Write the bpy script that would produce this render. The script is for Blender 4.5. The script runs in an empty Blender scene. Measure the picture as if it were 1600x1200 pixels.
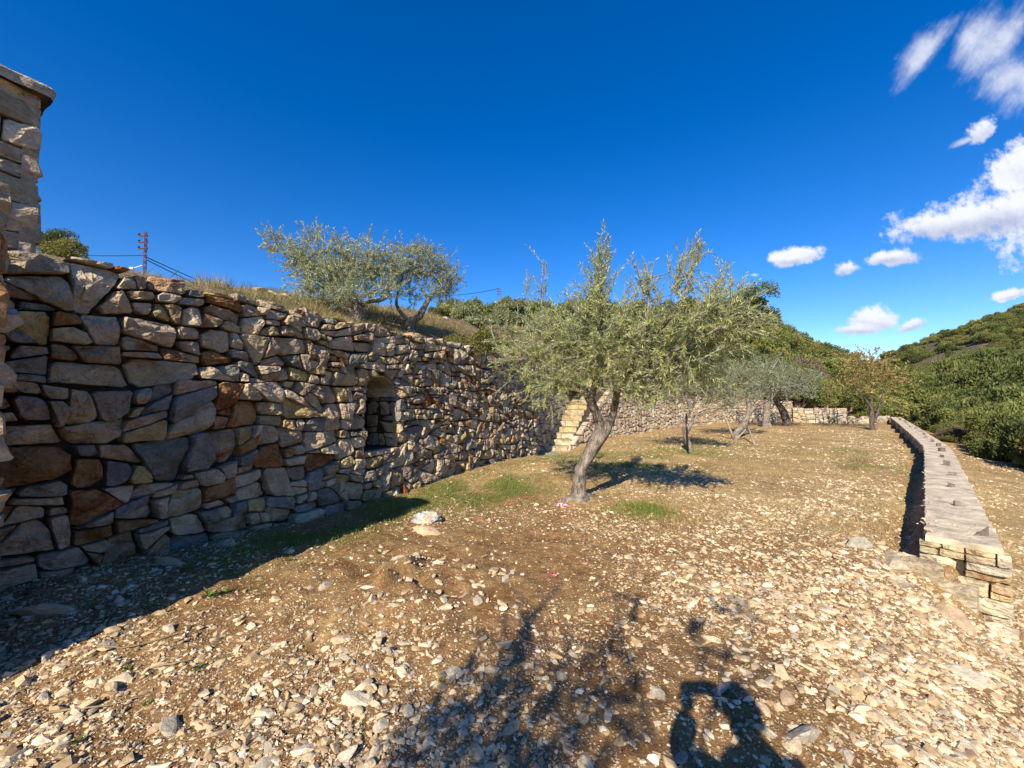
import bpy, math, random
import numpy as np
from mathutils import Vector, Matrix, noise

rnd = random.Random(11)
npr = np.random.default_rng(11)
C = bpy.context.scene.collection
sc = bpy.context.scene
rad = math.radians

# ------------------------------------------------------------------ camera, sky, sun, exposure
F = 620.0                      # focal length in pixels of a 1600 px wide frame
PITCH = math.atan(20 / F)
cd = bpy.data.cameras.new('camera')
cam = bpy.data.objects.new('camera', cd)
C.objects.link(cam)
cd.sensor_width = 36
cd.lens = 36 * F / 1600
cd.clip_start = 0.02
cd.clip_end = 3000
EYE = Vector((0, 0, 1.6))
cam.location = EYE
cam.rotation_euler = (rad(90) + PITCH, 0, 0)
sc.camera = cam

SUN_AZ, SUN_EL = rad(21.8), rad(33.3)      # direction in which the light travels, seen from above
sd = Vector((math.sin(SUN_AZ) * math.cos(SUN_EL), math.cos(SUN_AZ) * math.cos(SUN_EL), -math.sin(SUN_EL)))
sl = bpy.data.lights.new('sun', 'SUN')
sl.energy = 5.0
sl.angle = rad(0.5)
sl.color = (1.0, 0.90, 0.74)
so = bpy.data.objects.new('sun', sl)
so.rotation_euler = sd.to_track_quat('-Z', 'Y').to_euler()
so.location = (-30, -60, 60)
C.objects.link(so)

w = bpy.data.worlds.new('World')
sc.world = w
w.use_nodes = True
SKY_STRENGTH = 0.118


def N(nt, typ, **kw):
    n = nt.nodes.new(typ)
    for k, v in kw.items():
        if k.startswith('_'):
            setattr(n, k[1:], v)
        else:
            key = k.replace('__', ' ')
            n.inputs[int(key[1:]) if key[0] == 'i' and key[1:].isdigit() else key].default_value = v
    return n


def build_world():
    nt = w.node_tree
    nt.nodes.clear()
    L = nt.links.new
    out = N(nt, 'ShaderNodeOutputWorld')
    bg = N(nt, 'ShaderNodeBackground', Strength=SKY_STRENGTH)
    L(bg.outputs[0], out.inputs[0])
    sky = N(nt, 'ShaderNodeTexSky', _sky_type='NISHITA', _sun_disc=False, _sun_elevation=SUN_EL,
            _sun_rotation=SUN_AZ + math.pi, _altitude=600, _air_density=1.0, _dust_density=0.25, _ozone_density=3.6)
    hs = N(nt, 'ShaderNodeHueSaturation', Saturation=1.38, Hue=.512, Value=1.0)
    L(sky.outputs[0], hs.inputs['Color'])
    tc = N(nt, 'ShaderNodeTexCoord')
    sep = N(nt, 'ShaderNodeSeparateXYZ')
    L(tc.outputs['Generated'], sep.inputs[0])

    def M(op, a, b=None, c=None):
        n = nt.nodes.new('ShaderNodeMath')
        n.operation = op
        for i, v in enumerate((a, b, c)):
            if v is None:
                continue
            if isinstance(v, (int, float)):
                n.inputs[i].default_value = v
            else:
                L(v, n.inputs[i])
        return n.outputs[0]

    # clouds laid out over compass direction (x/y, z/y of the view ray), low cumulus to the east
    ysafe = M('MAXIMUM', sep.outputs[1], 0.05)
    u = M('DIVIDE', sep.outputs[0], ysafe)
    v = M('DIVIDE', sep.outputs[2], ysafe)
    comb = N(nt, 'ShaderNodeCombineXYZ')
    L(u, comb.inputs[0]); L(v, comb.inputs[1])

    def fbm(scale, detail, rough, off, sx=1.0, rot=0.0):
        mp = N(nt, 'ShaderNodeMapping')
        mp.inputs['Location'].default_value = (off, off * .7, 0)
        mp.inputs['Scale'].default_value = (scale, scale * sx, 1)
        m0 = N(nt, 'ShaderNodeMapping')
        m0.inputs['Rotation'].default_value = (0, 0, rot)
        L(comb.outputs[0], m0.inputs[0])
        L(m0.outputs[0], mp.inputs[0])
        t = N(nt, 'ShaderNodeTexNoise', Scale=1.0, Detail=detail, Roughness=rough)
        L(mp.outputs[0], t.inputs['Vector'])
        return t.outputs[0]
    n1 = fbm(9, 9, .58, 3.1)
    n2 = fbm(26, 6, .6, 7.7)
    n4_ = fbm(60, 5, .62, 2.2)
    nw = fbm(5, 9, .62, 1.3, 2.6, rad(-52))
    bump = M('ADD', M('MULTIPLY', M('SUBTRACT', n1, .5), 1.9), M('ADD', M('MULTIPLY', M('SUBTRACT', n2, .5), 1.1), M('MULTIPLY', M('SUBTRACT', n4_, .5), .7)))
    wbump = M('ADD', M('MULTIPLY', M('SUBTRACT', nw, .5), 3.0), M('MULTIPLY', M('SUBTRACT', n1, .5), 1.2))

    def ellipse(px, py, rx, ry, rot):
        cu, cv = (px - 800) / F, (620 - py) / F
        du, dv = M('SUBTRACT', u, cu), M('SUBTRACT', v, cv)
        c, s = math.cos(rad(rot)), math.sin(rad(rot))
        a = M('DIVIDE', M('ADD', M('MULTIPLY', du, c), M('MULTIPLY', dv, s)), rx / F)
        b = M('DIVIDE', M('SUBTRACT', M('MULTIPLY', dv, c), M('MULTIPLY', du, s)), ry / F)
        # flatter base than top
        b2 = M('MULTIPLY', M('MINIMUM', b, 0.0), 1.55)
        b3 = M('ADD', M('MAXIMUM', b, 0.0), b2)
        r2 = M('ADD', M('MULTIPLY', a, a), M('MULTIPLY', b3, b3))
        return M('SUBTRACT', 1.0, M('SQRT', r2)), b
    cum = [(1470, 352, 92, 34, 14), (1540, 338, 100, 50, 12), (1610, 330, 120, 60, 10), (1600, 272, 58, 42, 20), (1625, 250, 60, 50, 0),
           (1412, 402, 48, 20, 2), (1385, 402, 34, 15, 10), (1328, 419, 26, 15, 10), (1252, 400, 46, 19, 12), (1232, 404, 28, 17, 0),
           (1366, 503, 46, 25, 0), (1340, 516, 40, 11, 0), (1428, 509, 32, 14, 22), (1584, 461, 34, 11, 12),
           (1548, 200, 34, 24, 30), (1720, 380, 160, 70, 5), (1900, 420, 180, 60, 5), (1750, 180, 120, 80, 20)]
    wis = [(1470, 58, 82, 30, 48), (1455, 80, 60, 22, 55), (1580, 55, 95, 66, 55), (1590, 110, 70, 48, 30), (1525, 212, 40, 10, 22),
           (1182, 428, 9, 5, 0), (1680, 90, 130, 90, 40)]
    den = None
    shade = None
    for e in cum:
        f, b = ellipse(*e)
        den = f if den is None else M('SMOOTH_MAX', den, f, .25)
        h = M('MULTIPLY', M('MAXIMUM', M('ADD', f, .2), 0.0), b)
        shade = h if shade is None else M('ADD', shade, h)
    wd = None
    for e in wis:
        f, b = ellipse(*e)
        wd = f if wd is None else M('MAXIMUM', wd, f)

    def sstep(x, a, b):
        n = N(nt, 'ShaderNodeMapRange', _interpolation_type='SMOOTHSTEP')
        L(x, n.inputs[0])
        n.inputs[1].default_value = a
        n.inputs[2].default_value = b
        return n.outputs[0]
    m1 = sstep(M('ADD', den, M('MULTIPLY', bump, .85)), -.02, .5)
    m2 = M('MULTIPLY', sstep(M('ADD', wd, M('MULTIPLY', wbump, .6)), -.05, .95), .85)
    front = sstep(sep.outputs[1], .06, .12)
    mask = M('MULTIPLY', M('MAXIMUM', m1, m2), front)
    k = 1 / SKY_STRENGTH
    tone = sstep(M('ADD', shade, M('MULTIPLY', bump, .55)), -.62, .42)
    cc = N(nt, 'ShaderNodeMix', _data_type='RGBA')
    cc.inputs[6].default_value = (.27 * k, .32 * k, .46 * k, 1)  # grey undersides: cloud shading painted into the sky colour
    cc.inputs[7].default_value = (.60 * k, .62 * k, .68 * k, 1)
    L(tone, cc.inputs[0])
    mx = N(nt, 'ShaderNodeMix', _data_type='RGBA')
    L(mask, mx.inputs[0])
    L(hs.outputs[0], mx.inputs[6])
    L(cc.outputs[2], mx.inputs[7])
    L(mx.outputs[2], bg.inputs[0])


build_world()
sc.view_settings.view_transform = 'Standard'
sc.view_settings.look = 'None'
sc.view_settings.gamma = 1
sc.view_settings.use_curve_mapping = False
sc.view_settings.exposure = 0.66
sc.render.engine = 'CYCLES'
sc.cycles.max_bounces = 6
sc.cycles.transparent_max_bounces = 4
sc.cycles.caustics_reflective = False
sc.cycles.caustics_refractive = False


# ------------------------------------------------------------------ helpers
def tag(o, label=None, cat=None, group=None, kind=None):
    if label: o['label'] = label
    if cat: o['category'] = cat
    if group: o['group'] = group
    if kind: o['kind'] = kind
    return o


def empty(name, loc):
    o = bpy.data.objects.new(name, None)
    o.empty_display_size = .2
    C.objects.link(o)
    o.location = loc
    return o


def np_mesh(name, verts, faces, tint=None, mats=None, matidx=None, smooth=False):
    """verts Nx3, faces: array MxK or list of arrays of different K. tint per vertex Nx4."""
    me = bpy.data.meshes.new(name)
    verts = np.asarray(verts, np.float32)
    blocks = faces if isinstance(faces, list) and len(faces) and isinstance(faces[0], np.ndarray) else [np.asarray(faces, np.int32)]
    blocks = [b for b in blocks if len(b)]
    nl = sum(b.size for b in blocks)
    nf = sum(len(b) for b in blocks)
    me.vertices.add(len(verts))
    me.vertices.foreach_set('co', verts.ravel())
    me.loops.add(nl)
    me.loops.foreach_set('vertex_index', np.concatenate([b.ravel() for b in blocks]).astype(np.int32))
    me.polygons.add(nf)
    tot = np.concatenate([np.full(len(b), b.shape[1], np.int32) for b in blocks])
    st = np.concatenate([[0], np.cumsum(tot)[:-1]]).astype(np.int32)
    me.polygons.foreach_set('loop_start', st)
    me.polygons.foreach_set('loop_total', tot)
    if mats:
        for m in mats:
            me.materials.append(m)
    if matidx is not None:
        me.polygons.foreach_set('material_index', np.asarray(matidx, np.int32))
    me.polygons.foreach_set('use_smooth', np.full(nf, smooth))
    if tint is not None:
        a = me.color_attributes.new('tint', 'FLOAT_COLOR', 'POINT')
        a.data.foreach_set('color', np.asarray(tint, np.float32).ravel())
    me.update(calc_edges=True)
    me.validate()
    return me


def link(name, me, parent=None, loc=(0, 0, 0)):
    o = bpy.data.objects.new(name, me)
    C.objects.link(o)
    if parent is not None:
        o.parent = parent
    o.location = loc
    return o


class MB:
    """collects vertices / faces of one mesh (any polygon size)"""
    def __init__(self):
        self.v, self.f, self.t, self.mi = [], [], [], []

    def add(self, vs, fs, tint=(1, 1, 1, 0), mi=0):
        b = len(self.v)
        self.v += [tuple(p) for p in vs]
        self.t += [tint] * len(vs)
        self.f += [tuple(i + b for i in f) for f in fs]
        self.mi += [mi] * len(fs)

    def mesh(self, name, mats, off=(0, 0, 0), smooth=False):
        me = bpy.data.meshes.new(name)
        ox, oy, oz = off
        me.from_pydata([(x - ox, y - oy, z - oz) for x, y, z in self.v], [], self.f)
        for m in mats:
            me.materials.append(m)
        me.polygons.foreach_set('material_index', self.mi)
        me.polygons.foreach_set('use_smooth', [smooth] * len(self.f))
        a = me.color_attributes.new('tint', 'FLOAT_COLOR', 'POINT')
        a.data.foreach_set('color', np.array(self.t, np.float32).ravel())
        me.update()
        return me

    def box(self, o, ax, ay, az, tint=(1, 1, 1, 0), mi=0):
        o, ax, ay, az = map(Vector, (o, ax, ay, az))
        vs = [o, o + ax, o + ax + ay, o + ay, o + az, o + ax + az, o + ax + ay + az, o + ay + az]
        self.add(vs, [(0, 3, 2, 1), (4, 5, 6, 7), (0, 1, 5, 4), (1, 2, 6, 5), (2, 3, 7, 6), (3, 0, 4, 7)], tint, mi)

    def tube(self, pts, rads, sides=8, lump=0.0, tint=(1, 1, 1, 0), mi=0, cap=True, seed=0):
        pts = [Vector(p) for p in pts]
        n = len(pts)
        ref = Vector((.31, .17, .93)).normalized()
        rings = []
        T0 = None
        for i, p in enumerate(pts):
            t = (pts[min(i + 1, n - 1)] - pts[max(i - 1, 0)]).normalized()
            if T0 is None:
                a = t.cross(ref)
                if a.length < 1e-3:
                    a = t.cross(Vector((1, 0, 0)))
                a.normalize()
            else:
                a = (a - t * a.dot(t)).normalized()
            T0 = t
            b = t.cross(a)
            ring = []
            for k in range(sides):
                an = 2 * math.pi * k / sides
                d = a * math.cos(an) + b * math.sin(an)
                r = rads[i]
                if lump:
                    q = p + d * r
                    r *= 1 + lump * (noise.noise(q * 9 + Vector((seed, 0, 0))) + .8 * noise.noise(Vector((d.x * 3.3, d.y * 3.3, q.z * 1.3 + seed))))
                ring.append(p + d * r)
            rings.append(ring)
        vs = [q for r_ in rings for q in r_]
        fs = []
        for i in range(n - 1):
            for k in range(sides):
                k2 = (k + 1) % sides
                fs.append((i * sides + k, i * sides + k2, (i + 1) * sides + k2, (i + 1) * sides + k))
        if cap:
            fs.append(tuple(range(sides))[::-1])
            fs.append(tuple((n - 1) * sides + k for k in range(sides)))
        self.add(vs, fs, tint, mi)


def spline(pts, k=6):
    """Catmull-Rom through points (each a tuple of any length)"""
    P = [np.array(p, float) for p in pts]
    P = [2 * P[0] - P[1]] + P + [2 * P[-1] - P[-2]]
    out = []
    for i in range(1, len(P) - 2):
        for j in range(k):
            t = j / k
            out.append(.5 * (2 * P[i] + (P[i + 1] - P[i - 1]) * t + (2 * P[i - 1] - 5 * P[i] + 4 * P[i + 1] - P[i + 2]) * t * t
                             + (3 * P[i] - P[i - 1] - 3 * P[i + 1] + P[i + 2]) * t ** 3))
    out.append(P[-2])
    return out


_tab = npr.random((256, 256))


def vnoise(x, y):
    x = np.asarray(x, float); y = np.asarray(y, float)
    xi = np.floor(x).astype(int); yi = np.floor(y).astype(int)
    fx = x - xi; fy = y - yi
    fx = fx * fx * (3 - 2 * fx); fy = fy * fy * (3 - 2 * fy)
    g = lambda a, b: _tab[a & 255, b & 255]
    return ((g(xi, yi) * (1 - fx) + g(xi + 1, yi) * fx) * (1 - fy) + (g(xi, yi + 1) * (1 - fx) + g(xi + 1, yi + 1) * fx) * fy) * 2 - 1


def fbm2(x, y, o=4, s=1.0):
    r = 0; a = 1.0
    for i in range(o):
        r = r + a * vnoise(x * s + 17.3 * i, y * s + 5.1 * i)
        s *= 2.03; a *= .5
    return r


def sm(a, b, t):
    t = np.clip((np.asarray(t, float) - a) / (b - a), 0, 1)
    return t * t * (3 - 2 * t)


def at(px, py, d):
    """world point at depth d (metres along +y) seen at that place of the photograph"""
    a, b = (px - 800) / F, (600 - py) / F
    c, s = math.cos(PITCH), math.sin(PITCH)
    y = c - s * b
    return Vector((a / y * d, d, EYE.z + (s + c * b) / y * d))


# ------------------------------------------------------------------ materials
def mat(name):
    m = bpy.data.materials.new(name)
    m.use_nodes = True
    nt = m.node_tree
    nt.nodes.clear()
    out = N(nt, 'ShaderNodeOutputMaterial')
    return m, nt, out, nt.links.new


def ramp(nt, stops):
    r = N(nt, 'ShaderNodeValToRGB')
    el = r.color_ramp.elements
    while len(el) < len(stops):
        el.new(.5)
    for e, (p, c) in zip(el, stops):
        e.position = p
        e.color = (c, c, c, 1) if isinstance(c, (int, float)) else (*c, 1)
    return r


def mixc(nt, a, b, fac, mode='MIX'):
    m = N(nt, 'ShaderNodeMix', _data_type='RGBA', _blend_type=mode)
    for i, v in ((0, fac), (6, a), (7, b)):
        if isinstance(v, (int, float)):
            m.inputs[i].default_value = v
        elif isinstance(v, tuple):
            m.inputs[i].default_value = (*v, 1)
        else:
            nt.links.new(v, m.inputs[i])
    return m.outputs[2]


def noise_tex(nt, vec, scale, detail=5, rough=.55, dist=0):
    t = N(nt, 'ShaderNodeTexNoise', Scale=scale, Detail=detail, Roughness=rough, Distortion=dist)
    nt.links.new(vec, t.inputs['Vector'])
    return t.outputs[0]


def stone_material(name, bump=.5, scale=1.0, rough=.85, objvar=0.0, local=False):
    m, nt, out, L = mat(name)
    geo = N(nt, 'ShaderNodeNewGeometry')
    pos = geo.outputs['Position']
    if local:
        tc = N(nt, 'ShaderNodeTexCoord')
        pos = tc.outputs['Object']
    at_ = N(nt, 'ShaderNodeAttribute', _attribute_name='tint')
    bs = N(nt, 'ShaderNodeBsdfPrincipled', Roughness=rough)
    bs.inputs['Specular IOR Level'].default_value = .25
    n1 = noise_tex(nt, pos, 5 * scale, 6, .6, .4)
    n2 = noise_tex(nt, pos, 38 * scale, 6, .65)
    n3 = noise_tex(nt, pos, 2.6 * scale, 5, .6, 1.2)
    v1 = ramp(nt, [(.3, .68), (.7, 1.28)])
    L(n1, v1.inputs[0])
    v2 = ramp(nt, [(.3, .78), (.7, 1.2)])
    L(n2, v2.inputs[0])
    c = mixc(nt, at_.outputs['Color'], v1.outputs[0], 1.0, 'MULTIPLY')
    c = mixc(nt, c, v2.outputs[0], 1.0, 'MULTIPLY')
    # iron staining: amount in the tint's alpha
    thr = N(nt, 'ShaderNodeMath', _operation='ADD')
    L(n3, thr.inputs[0]); L(at_.outputs['Alpha'], thr.inputs[1])
    rm = ramp(nt, [(.72, 0), (.86, 1)])
    L(thr.outputs[0], rm.inputs[0])
    rc = ramp(nt, [(.35, (.13, .035, .012)), (.55, (.26, .09, .025)), (.75, (.36, .17, .05))])
    L(n2, rc.inputs[0])
    c = mixc(nt, c, rc.outputs[0], rm.outputs[0])
    if objvar:
        oi = N(nt, 'ShaderNodeObjectInfo')
        rr = ramp(nt, [(0, 1 - objvar), (1, 1 + objvar)])
        L(oi.outputs['Random'], rr.inputs[0])
        c = mixc(nt, c, rr.outputs[0], 1.0, 'MULTIPLY')
    L(c, bs.inputs['Base Color'])
    # chisel scars, pits and fine grain
    h0 = noise_tex(nt, pos, 14 * scale, 8, .62, .6)
    mpz = N(nt, 'ShaderNodeMapping')
    mpz.inputs['Scale'].default_value = (1.0, 1.0, 1.7)
    L(pos, mpz.inputs[0])
    h1 = noise_tex(nt, mpz.outputs[0], 9 * scale, 5, .6, 1.0)
    vo = N(nt, 'ShaderNodeTexVoronoi', _feature='F1', Scale=16 * scale)
    L(mpz.outputs[0], vo.inputs['Vector'])
    hs_ = N(nt, 'ShaderNodeMath', _operation='MULTIPLY_ADD', i1=.55)
    L(h0, hs_.inputs[0]); L(h1, hs_.inputs[2])
    hs2 = N(nt, 'ShaderNodeMath', _operation='MULTIPLY_ADD', i1=.35)
    L(vo.outputs['Distance'], hs2.inputs[0]); L(hs_.outputs[0], hs2.inputs[2])
    b = N(nt, 'ShaderNodeBump', Strength=bump, Distance=.05 / scale)
    L(hs2.outputs[0], b.inputs['Height'])
    L(b.outputs[0], bs.inputs['Normal'])
    L(bs.outputs[0], out.inputs[0])
    return m


M_stone = stone_material('rough limestone', bump=.95)
M_rock = stone_material('loose limestone', bump=.3, scale=.6, objvar=.25, local=True)
M_gravel = stone_material('gravel', bump=.2, scale=4)


def simple_mat(name, col, rough=.8, metal=0.0, var=.25, scale=8, bump=.1, bscale=40, spec=.3):
    m, nt, out, L = mat(name)
    geo = N(nt, 'ShaderNodeNewGeometry')
    bs = N(nt, 'ShaderNodeBsdfPrincipled', Roughness=rough, Metallic=metal)
    bs.inputs['Specular IOR Level'].default_value = spec
    n1 = noise_tex(nt, geo.outputs['Position'], scale, 6, .6)
    r = ramp(nt, [(.3, 1 - var), (.7, 1 + var)])
    L(n1, r.inputs[0])
    c = mixc(nt, col, r.outputs[0], 1.0, 'MULTIPLY')
    L(c, bs.inputs['Base Color'])
    b = N(nt, 'ShaderNodeBump', Strength=bump, Distance=.02)
    L(noise_tex(nt, geo.outputs['Position'], bscale, 5, .6), b.inputs['Height'])
    L(b.outputs[0], bs.inputs['Normal'])
    L(bs.outputs[0], out.inputs[0])
    return m


M_core = simple_mat('packed earth and gap shade', (.05, .037, .025), .95, var=.5, scale=12, bump=.6)  # earth core; shadow in the gaps is put into its near-black colour
M_concrete = simple_mat('weathered concrete', (.56, .465, .33), .95, var=.42, scale=4.5, bump=.9, bscale=22, spec=.1)
M_slab = simple_mat('grey slab', (.24, .23, .2), .9, var=.2, scale=6, bump=.3)
M_steel = simple_mat('dull steel plate', (.16, .13, .10), .6, .2, var=.4, scale=30)
M_rust = simple_mat('rusty lattice steel', (.16, .06, .045), .75, .2, var=.4, scale=6)
M_wire = simple_mat('dark cable', (.012, .012, .014), .6)
M_glass = simple_mat('white ceramic', (.75, .75, .75), .3)
M_wood = simple_mat('weathered prop wood', (.30, .25, .20), .85, var=.35, scale=20, bump=.4)
M_twig = simple_mat('dry twig', (.26, .19, .12), .85, var=.4, scale=20)


def bark_material(name, col, dark):
    m, nt, out, L = mat(name)
    geo = N(nt, 'ShaderNodeNewGeometry')
    mp = N(nt, 'ShaderNodeMapping')
    mp.inputs['Scale'].default_value = (1, 1, .22)
    L(geo.outputs['Position'], mp.inputs[0])
    n1 = noise_tex(nt, mp.outputs[0], 34, 7, .65, .8)
    n2 = noise_tex(nt, geo.outputs['Position'], 7, 5, .6)
    r = ramp(nt, [(.32, dark), (.55, col), (.75, tuple(min(1, c * 1.35) for c in col))])
    L(n1, r.inputs[0])
    v = ramp(nt, [(.35, .55), (.65, 1.15)])
    L(n2, v.inputs[0])
    bs = N(nt, 'ShaderNodeBsdfPrincipled', Roughness=.9)
    bs.inputs['Specular IOR Level'].default_value = .2
    L(mixc(nt, r.outputs[0], v.outputs[0], 1.0, 'MULTIPLY'), bs.inputs['Base Color'])
    b = N(nt, 'ShaderNodeBump', Strength=.9, Distance=.03)
    L(n1, b.inputs['Height'])
    L(b.outputs[0], bs.inputs['Normal'])
    L(bs.outputs[0], out.inputs[0])
    return m


M_bark = bark_material('olive bark', (.30, .25, .20), (.06, .048, .04))
M_bark2 = bark_material('dark bark', (.15, .12, .10), (.04, .033, .03))


def leaf_material(name, silver=0.0, transl=.35, gloss=.35, under=(.34, .37, .30)):
    m, nt, out, L = mat(name)
    a = N(nt, 'ShaderNodeAttribute', _attribute_name='tint')
    geo = N(nt, 'ShaderNodeNewGeometry')
    oi = N(nt, 'ShaderNodeObjectInfo')
    rr = ramp(nt, [(0, .72), (1, 1.25)])
    L(oi.outputs['Random'], rr.inputs[0])
    c0 = mixc(nt, a.outputs['Color'], rr.outputs[0], 1.0, 'MULTIPLY')
    if silver:
        mu = N(nt, 'ShaderNodeMath', _operation='MULTIPLY', i1=silver)
        L(geo.outputs['Backfacing'], mu.inputs[0])
        c0 = mixc(nt, c0, under, mu.outputs[0])
    bs = N(nt, 'ShaderNodeBsdfPrincipled', Roughness=.5)
    bs.inputs['Specular IOR Level'].default_value = gloss
    L(c0, bs.inputs['Base Color'])
    tr = N(nt, 'ShaderNodeBsdfTranslucent')
    L(mixc(nt, c0, (1.25, 1.3, .55), 1.0, 'MULTIPLY'), tr.inputs[0])
    mx = N(nt, 'ShaderNodeMixShader', i0=transl)
    L(bs.outputs[0], mx.inputs[1]); L(tr.outputs[0], mx.inputs[2])
    L(mx.outputs[0], out.inputs[0])
    return m


M_olive = leaf_material('olive leaves', silver=.7)
M_leaf = leaf_material('broad leaves', transl=.3, gloss=.25)
M_grass = leaf_material('grass blades', transl=.35, gloss=.1)


def ground_material():
    m, nt, out, L = mat('stony soil')
    geo = N(nt, 'ShaderNodeNewGeometry')
    P = geo.outputs['Position']
    z = N(nt, 'ShaderNodeAttribute', _attribute_name='tint')
    sp = N(nt, 'ShaderNodeSeparateColor')
    L(z.outputs['Color'], sp.inputs[0])
    n1 = noise_tex(nt, P, .9, 6, .6, .3)
    n2 = noise_tex(nt, P, 14, 8, .7)
    n3 = noise_tex(nt, P, 75, 5, .7)
    n4 = noise_tex(nt, P, 2.7, 6, .65)
    soil = ramp(nt, [(.3, (.175, .088, .036)), (.5, (.31, .175, .077)), (.72, (.45, .29, .14))])
    L(n2, soil.inputs[0])
    straw = ramp(nt, [(.3, (.29, .17, .065)), (.5, (.52, .36, .16)), (.72, (.68, .52, .28))])
    L(n2, straw.inputs[0])
    sf = N(nt, 'ShaderNodeMath', _operation='MULTIPLY_ADD', i1=2.6, i2=-1.35)
    L(n1, sf.inputs[0])
    sf2 = N(nt, 'ShaderNodeMath', _operation='ADD', _use_clamp=True)
    L(sf.outputs[0], sf2.inputs[0]); L(sp.outputs[0], sf2.inputs[1])
    c = mixc(nt, soil.outputs[0], straw.outputs[0], sf2.outputs[0])
    green = ramp(nt, [(.3, (.10, .11, .028)), (.7, (.25, .24, .075))])
    L(n2, green.inputs[0])
    gf = N(nt, 'ShaderNodeMath', _operation='MULTIPLY', _use_clamp=True, i1=.8)
    L(sp.outputs[1], gf.inputs[0])
    c = mixc(nt, c, green.outputs[0], gf.outputs[0])
    pt = ramp(nt, [(.36, (.86, .76, .62)), (.5, (1, 1, 1)), (.64, (1.12, 1.15, 1.0))])
    L(n4, pt.inputs[0])
    c = mixc(nt, c, pt.outputs[0], 1.0, 'MULTIPLY')
    # small gravel too fine to model: pale chips
    vo = N(nt, 'ShaderNodeTexVoronoi', _feature='F1', Scale=46)
    L(P, vo.inputs['Vector'])
    chip = ramp(nt, [(.28, 1), (.42, 0)])
    L(vo.outputs['Distance'], chip.inputs[0])
    vr = N(nt, 'ShaderNodeSeparateColor')
    L(vo.outputs['Color'], vr.inputs[0])
    keep = N(nt, 'ShaderNodeMath', _operation='LESS_THAN')
    L(vr.outputs[0], keep.inputs[0])
    kb = N(nt, 'ShaderNodeMath', _operation='MULTIPLY_ADD', i1=.6, i2=.28)
    L(sp.outputs[2], kb.inputs[0]); L(kb.outputs[0], keep.inputs[1])
    cf = N(nt, 'ShaderNodeMath', _operation='MULTIPLY')
    L(chip.outputs[0], cf.inputs[0]); L(keep.outputs[0], cf.inputs[1])
    cc = ramp(nt, [(0, (.40, .29, .16)), (.5, (.54, .42, .26)), (1, (.64, .54, .38))])
    L(vr.outputs[1], cc.inputs[0])
    c = mixc(nt, c, cc.outputs[0], cf.outputs[0])
    vo2 = N(nt, 'ShaderNodeTexVoronoi', _feature='F1', Scale=19)
    L(P, vo2.inputs['Vector'])
    chip2 = ramp(nt, [(.22, 1), (.34, 0)])
    L(vo2.outputs['Distance'], chip2.inputs[0])
    vr2 = N(nt, 'ShaderNodeSeparateColor')
    L(vo2.outputs['Color'], vr2.inputs[0])
    k2 = N(nt, 'ShaderNodeMath', _operation='LESS_THAN', i1=.4)
    L(vr2.outputs[0], k2.inputs[0])
    k3 = N(nt, 'ShaderNodeMath', _operation='MULTIPLY')
    L(k2.outputs[0], k3.inputs[0]); L(chip2.outputs[0], k3.inputs[1])
    k4 = N(nt, 'ShaderNodeMath', _operation='MULTIPLY')
    L(k3.outputs[0], k4.inputs[0]); L(sp.outputs[0], k4.inputs[1])
    c2_ = ramp(nt, [(0, (.30, .17, .07)), (.5, (.60, .47, .28)), (1, (.74, .63, .44))])
    L(vr2.outputs[1], c2_.inputs[0])
    c = mixc(nt, c, c2_.outputs[0], k4.outputs[0])
    v3 = ramp(nt, [(.3, .62), (.7, 1.3)])
    L(n3, v3.inputs[0])
    c = mixc(nt, c, v3.outputs[0], 1.0, 'MULTIPLY')
    bs = N(nt, 'ShaderNodeBsdfPrincipled', Roughness=.95)
    bs.inputs['Specular IOR Level'].default_value = .1
    L(c, bs.inputs['Base Color'])
    h = N(nt, 'ShaderNodeMath', _operation='MULTIPLY_ADD', i1=.8)
    L(cf.outputs[0], h.inputs[0]); L(n3, h.inputs[2])
    h2 = N(nt, 'ShaderNodeMath', _operation='MULTIPLY_ADD', i1=1.5)
    L(n2, h2.inputs[0]); L(h.outputs[0], h2.inputs[2])
    b = N(nt, 'ShaderNodeBump', Strength=.8, Distance=.025)
    L(h2.outputs[0], b.inputs['Height'])
    L(b.outputs[0], bs.inputs['Normal'])
    L(bs.outputs[0], out.inputs[0])
    return m


def hill_material(name, cols, scale):
    m, nt, out, L = mat(name)
    geo = N(nt, 'ShaderNodeNewGeometry')
    n1 = noise_tex(nt, geo.outputs['Position'], scale, 8, .65, .3)
    r = ramp(nt, cols)
    L(n1, r.inputs[0])
    n2 = noise_tex(nt, geo.outputs['Position'], scale * 9, 6, .7)
    v = ramp(nt, [(.3, .6), (.7, 1.3)])
    L(n2, v.inputs[0])
    bs = N(nt, 'ShaderNodeBsdfPrincipled', Roughness=.95)
    bs.inputs['Specular IOR Level'].default_value = .1
    L(mixc(nt, r.outputs[0], v.outputs[0], 1.0, 'MULTIPLY'), bs.inputs['Base Color'])
    b = N(nt, 'ShaderNodeBump', Strength=.7, Distance=.3 / scale)
    L(n2, b.inputs['Height'])
    L(b.outputs[0], bs.inputs['Normal'])
    L(bs.outputs[0], out.inputs[0])
    return m


M_ground = ground_material()
M_hill = hill_material('dry hillside', [(.3, (.13, .095, .05)), (.45, (.26, .19, .10)), (.6, (.34, .26, .14)), (.75, (.17, .16, .07))], .5)
M_far = hill_material('far scrub slope', [(.3, (.10, .10, .05)), (.46, (.17, .14, .085)), (.58, (.24, .17, .12)), (.68, (.44, .39, .32))], .07)

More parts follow.
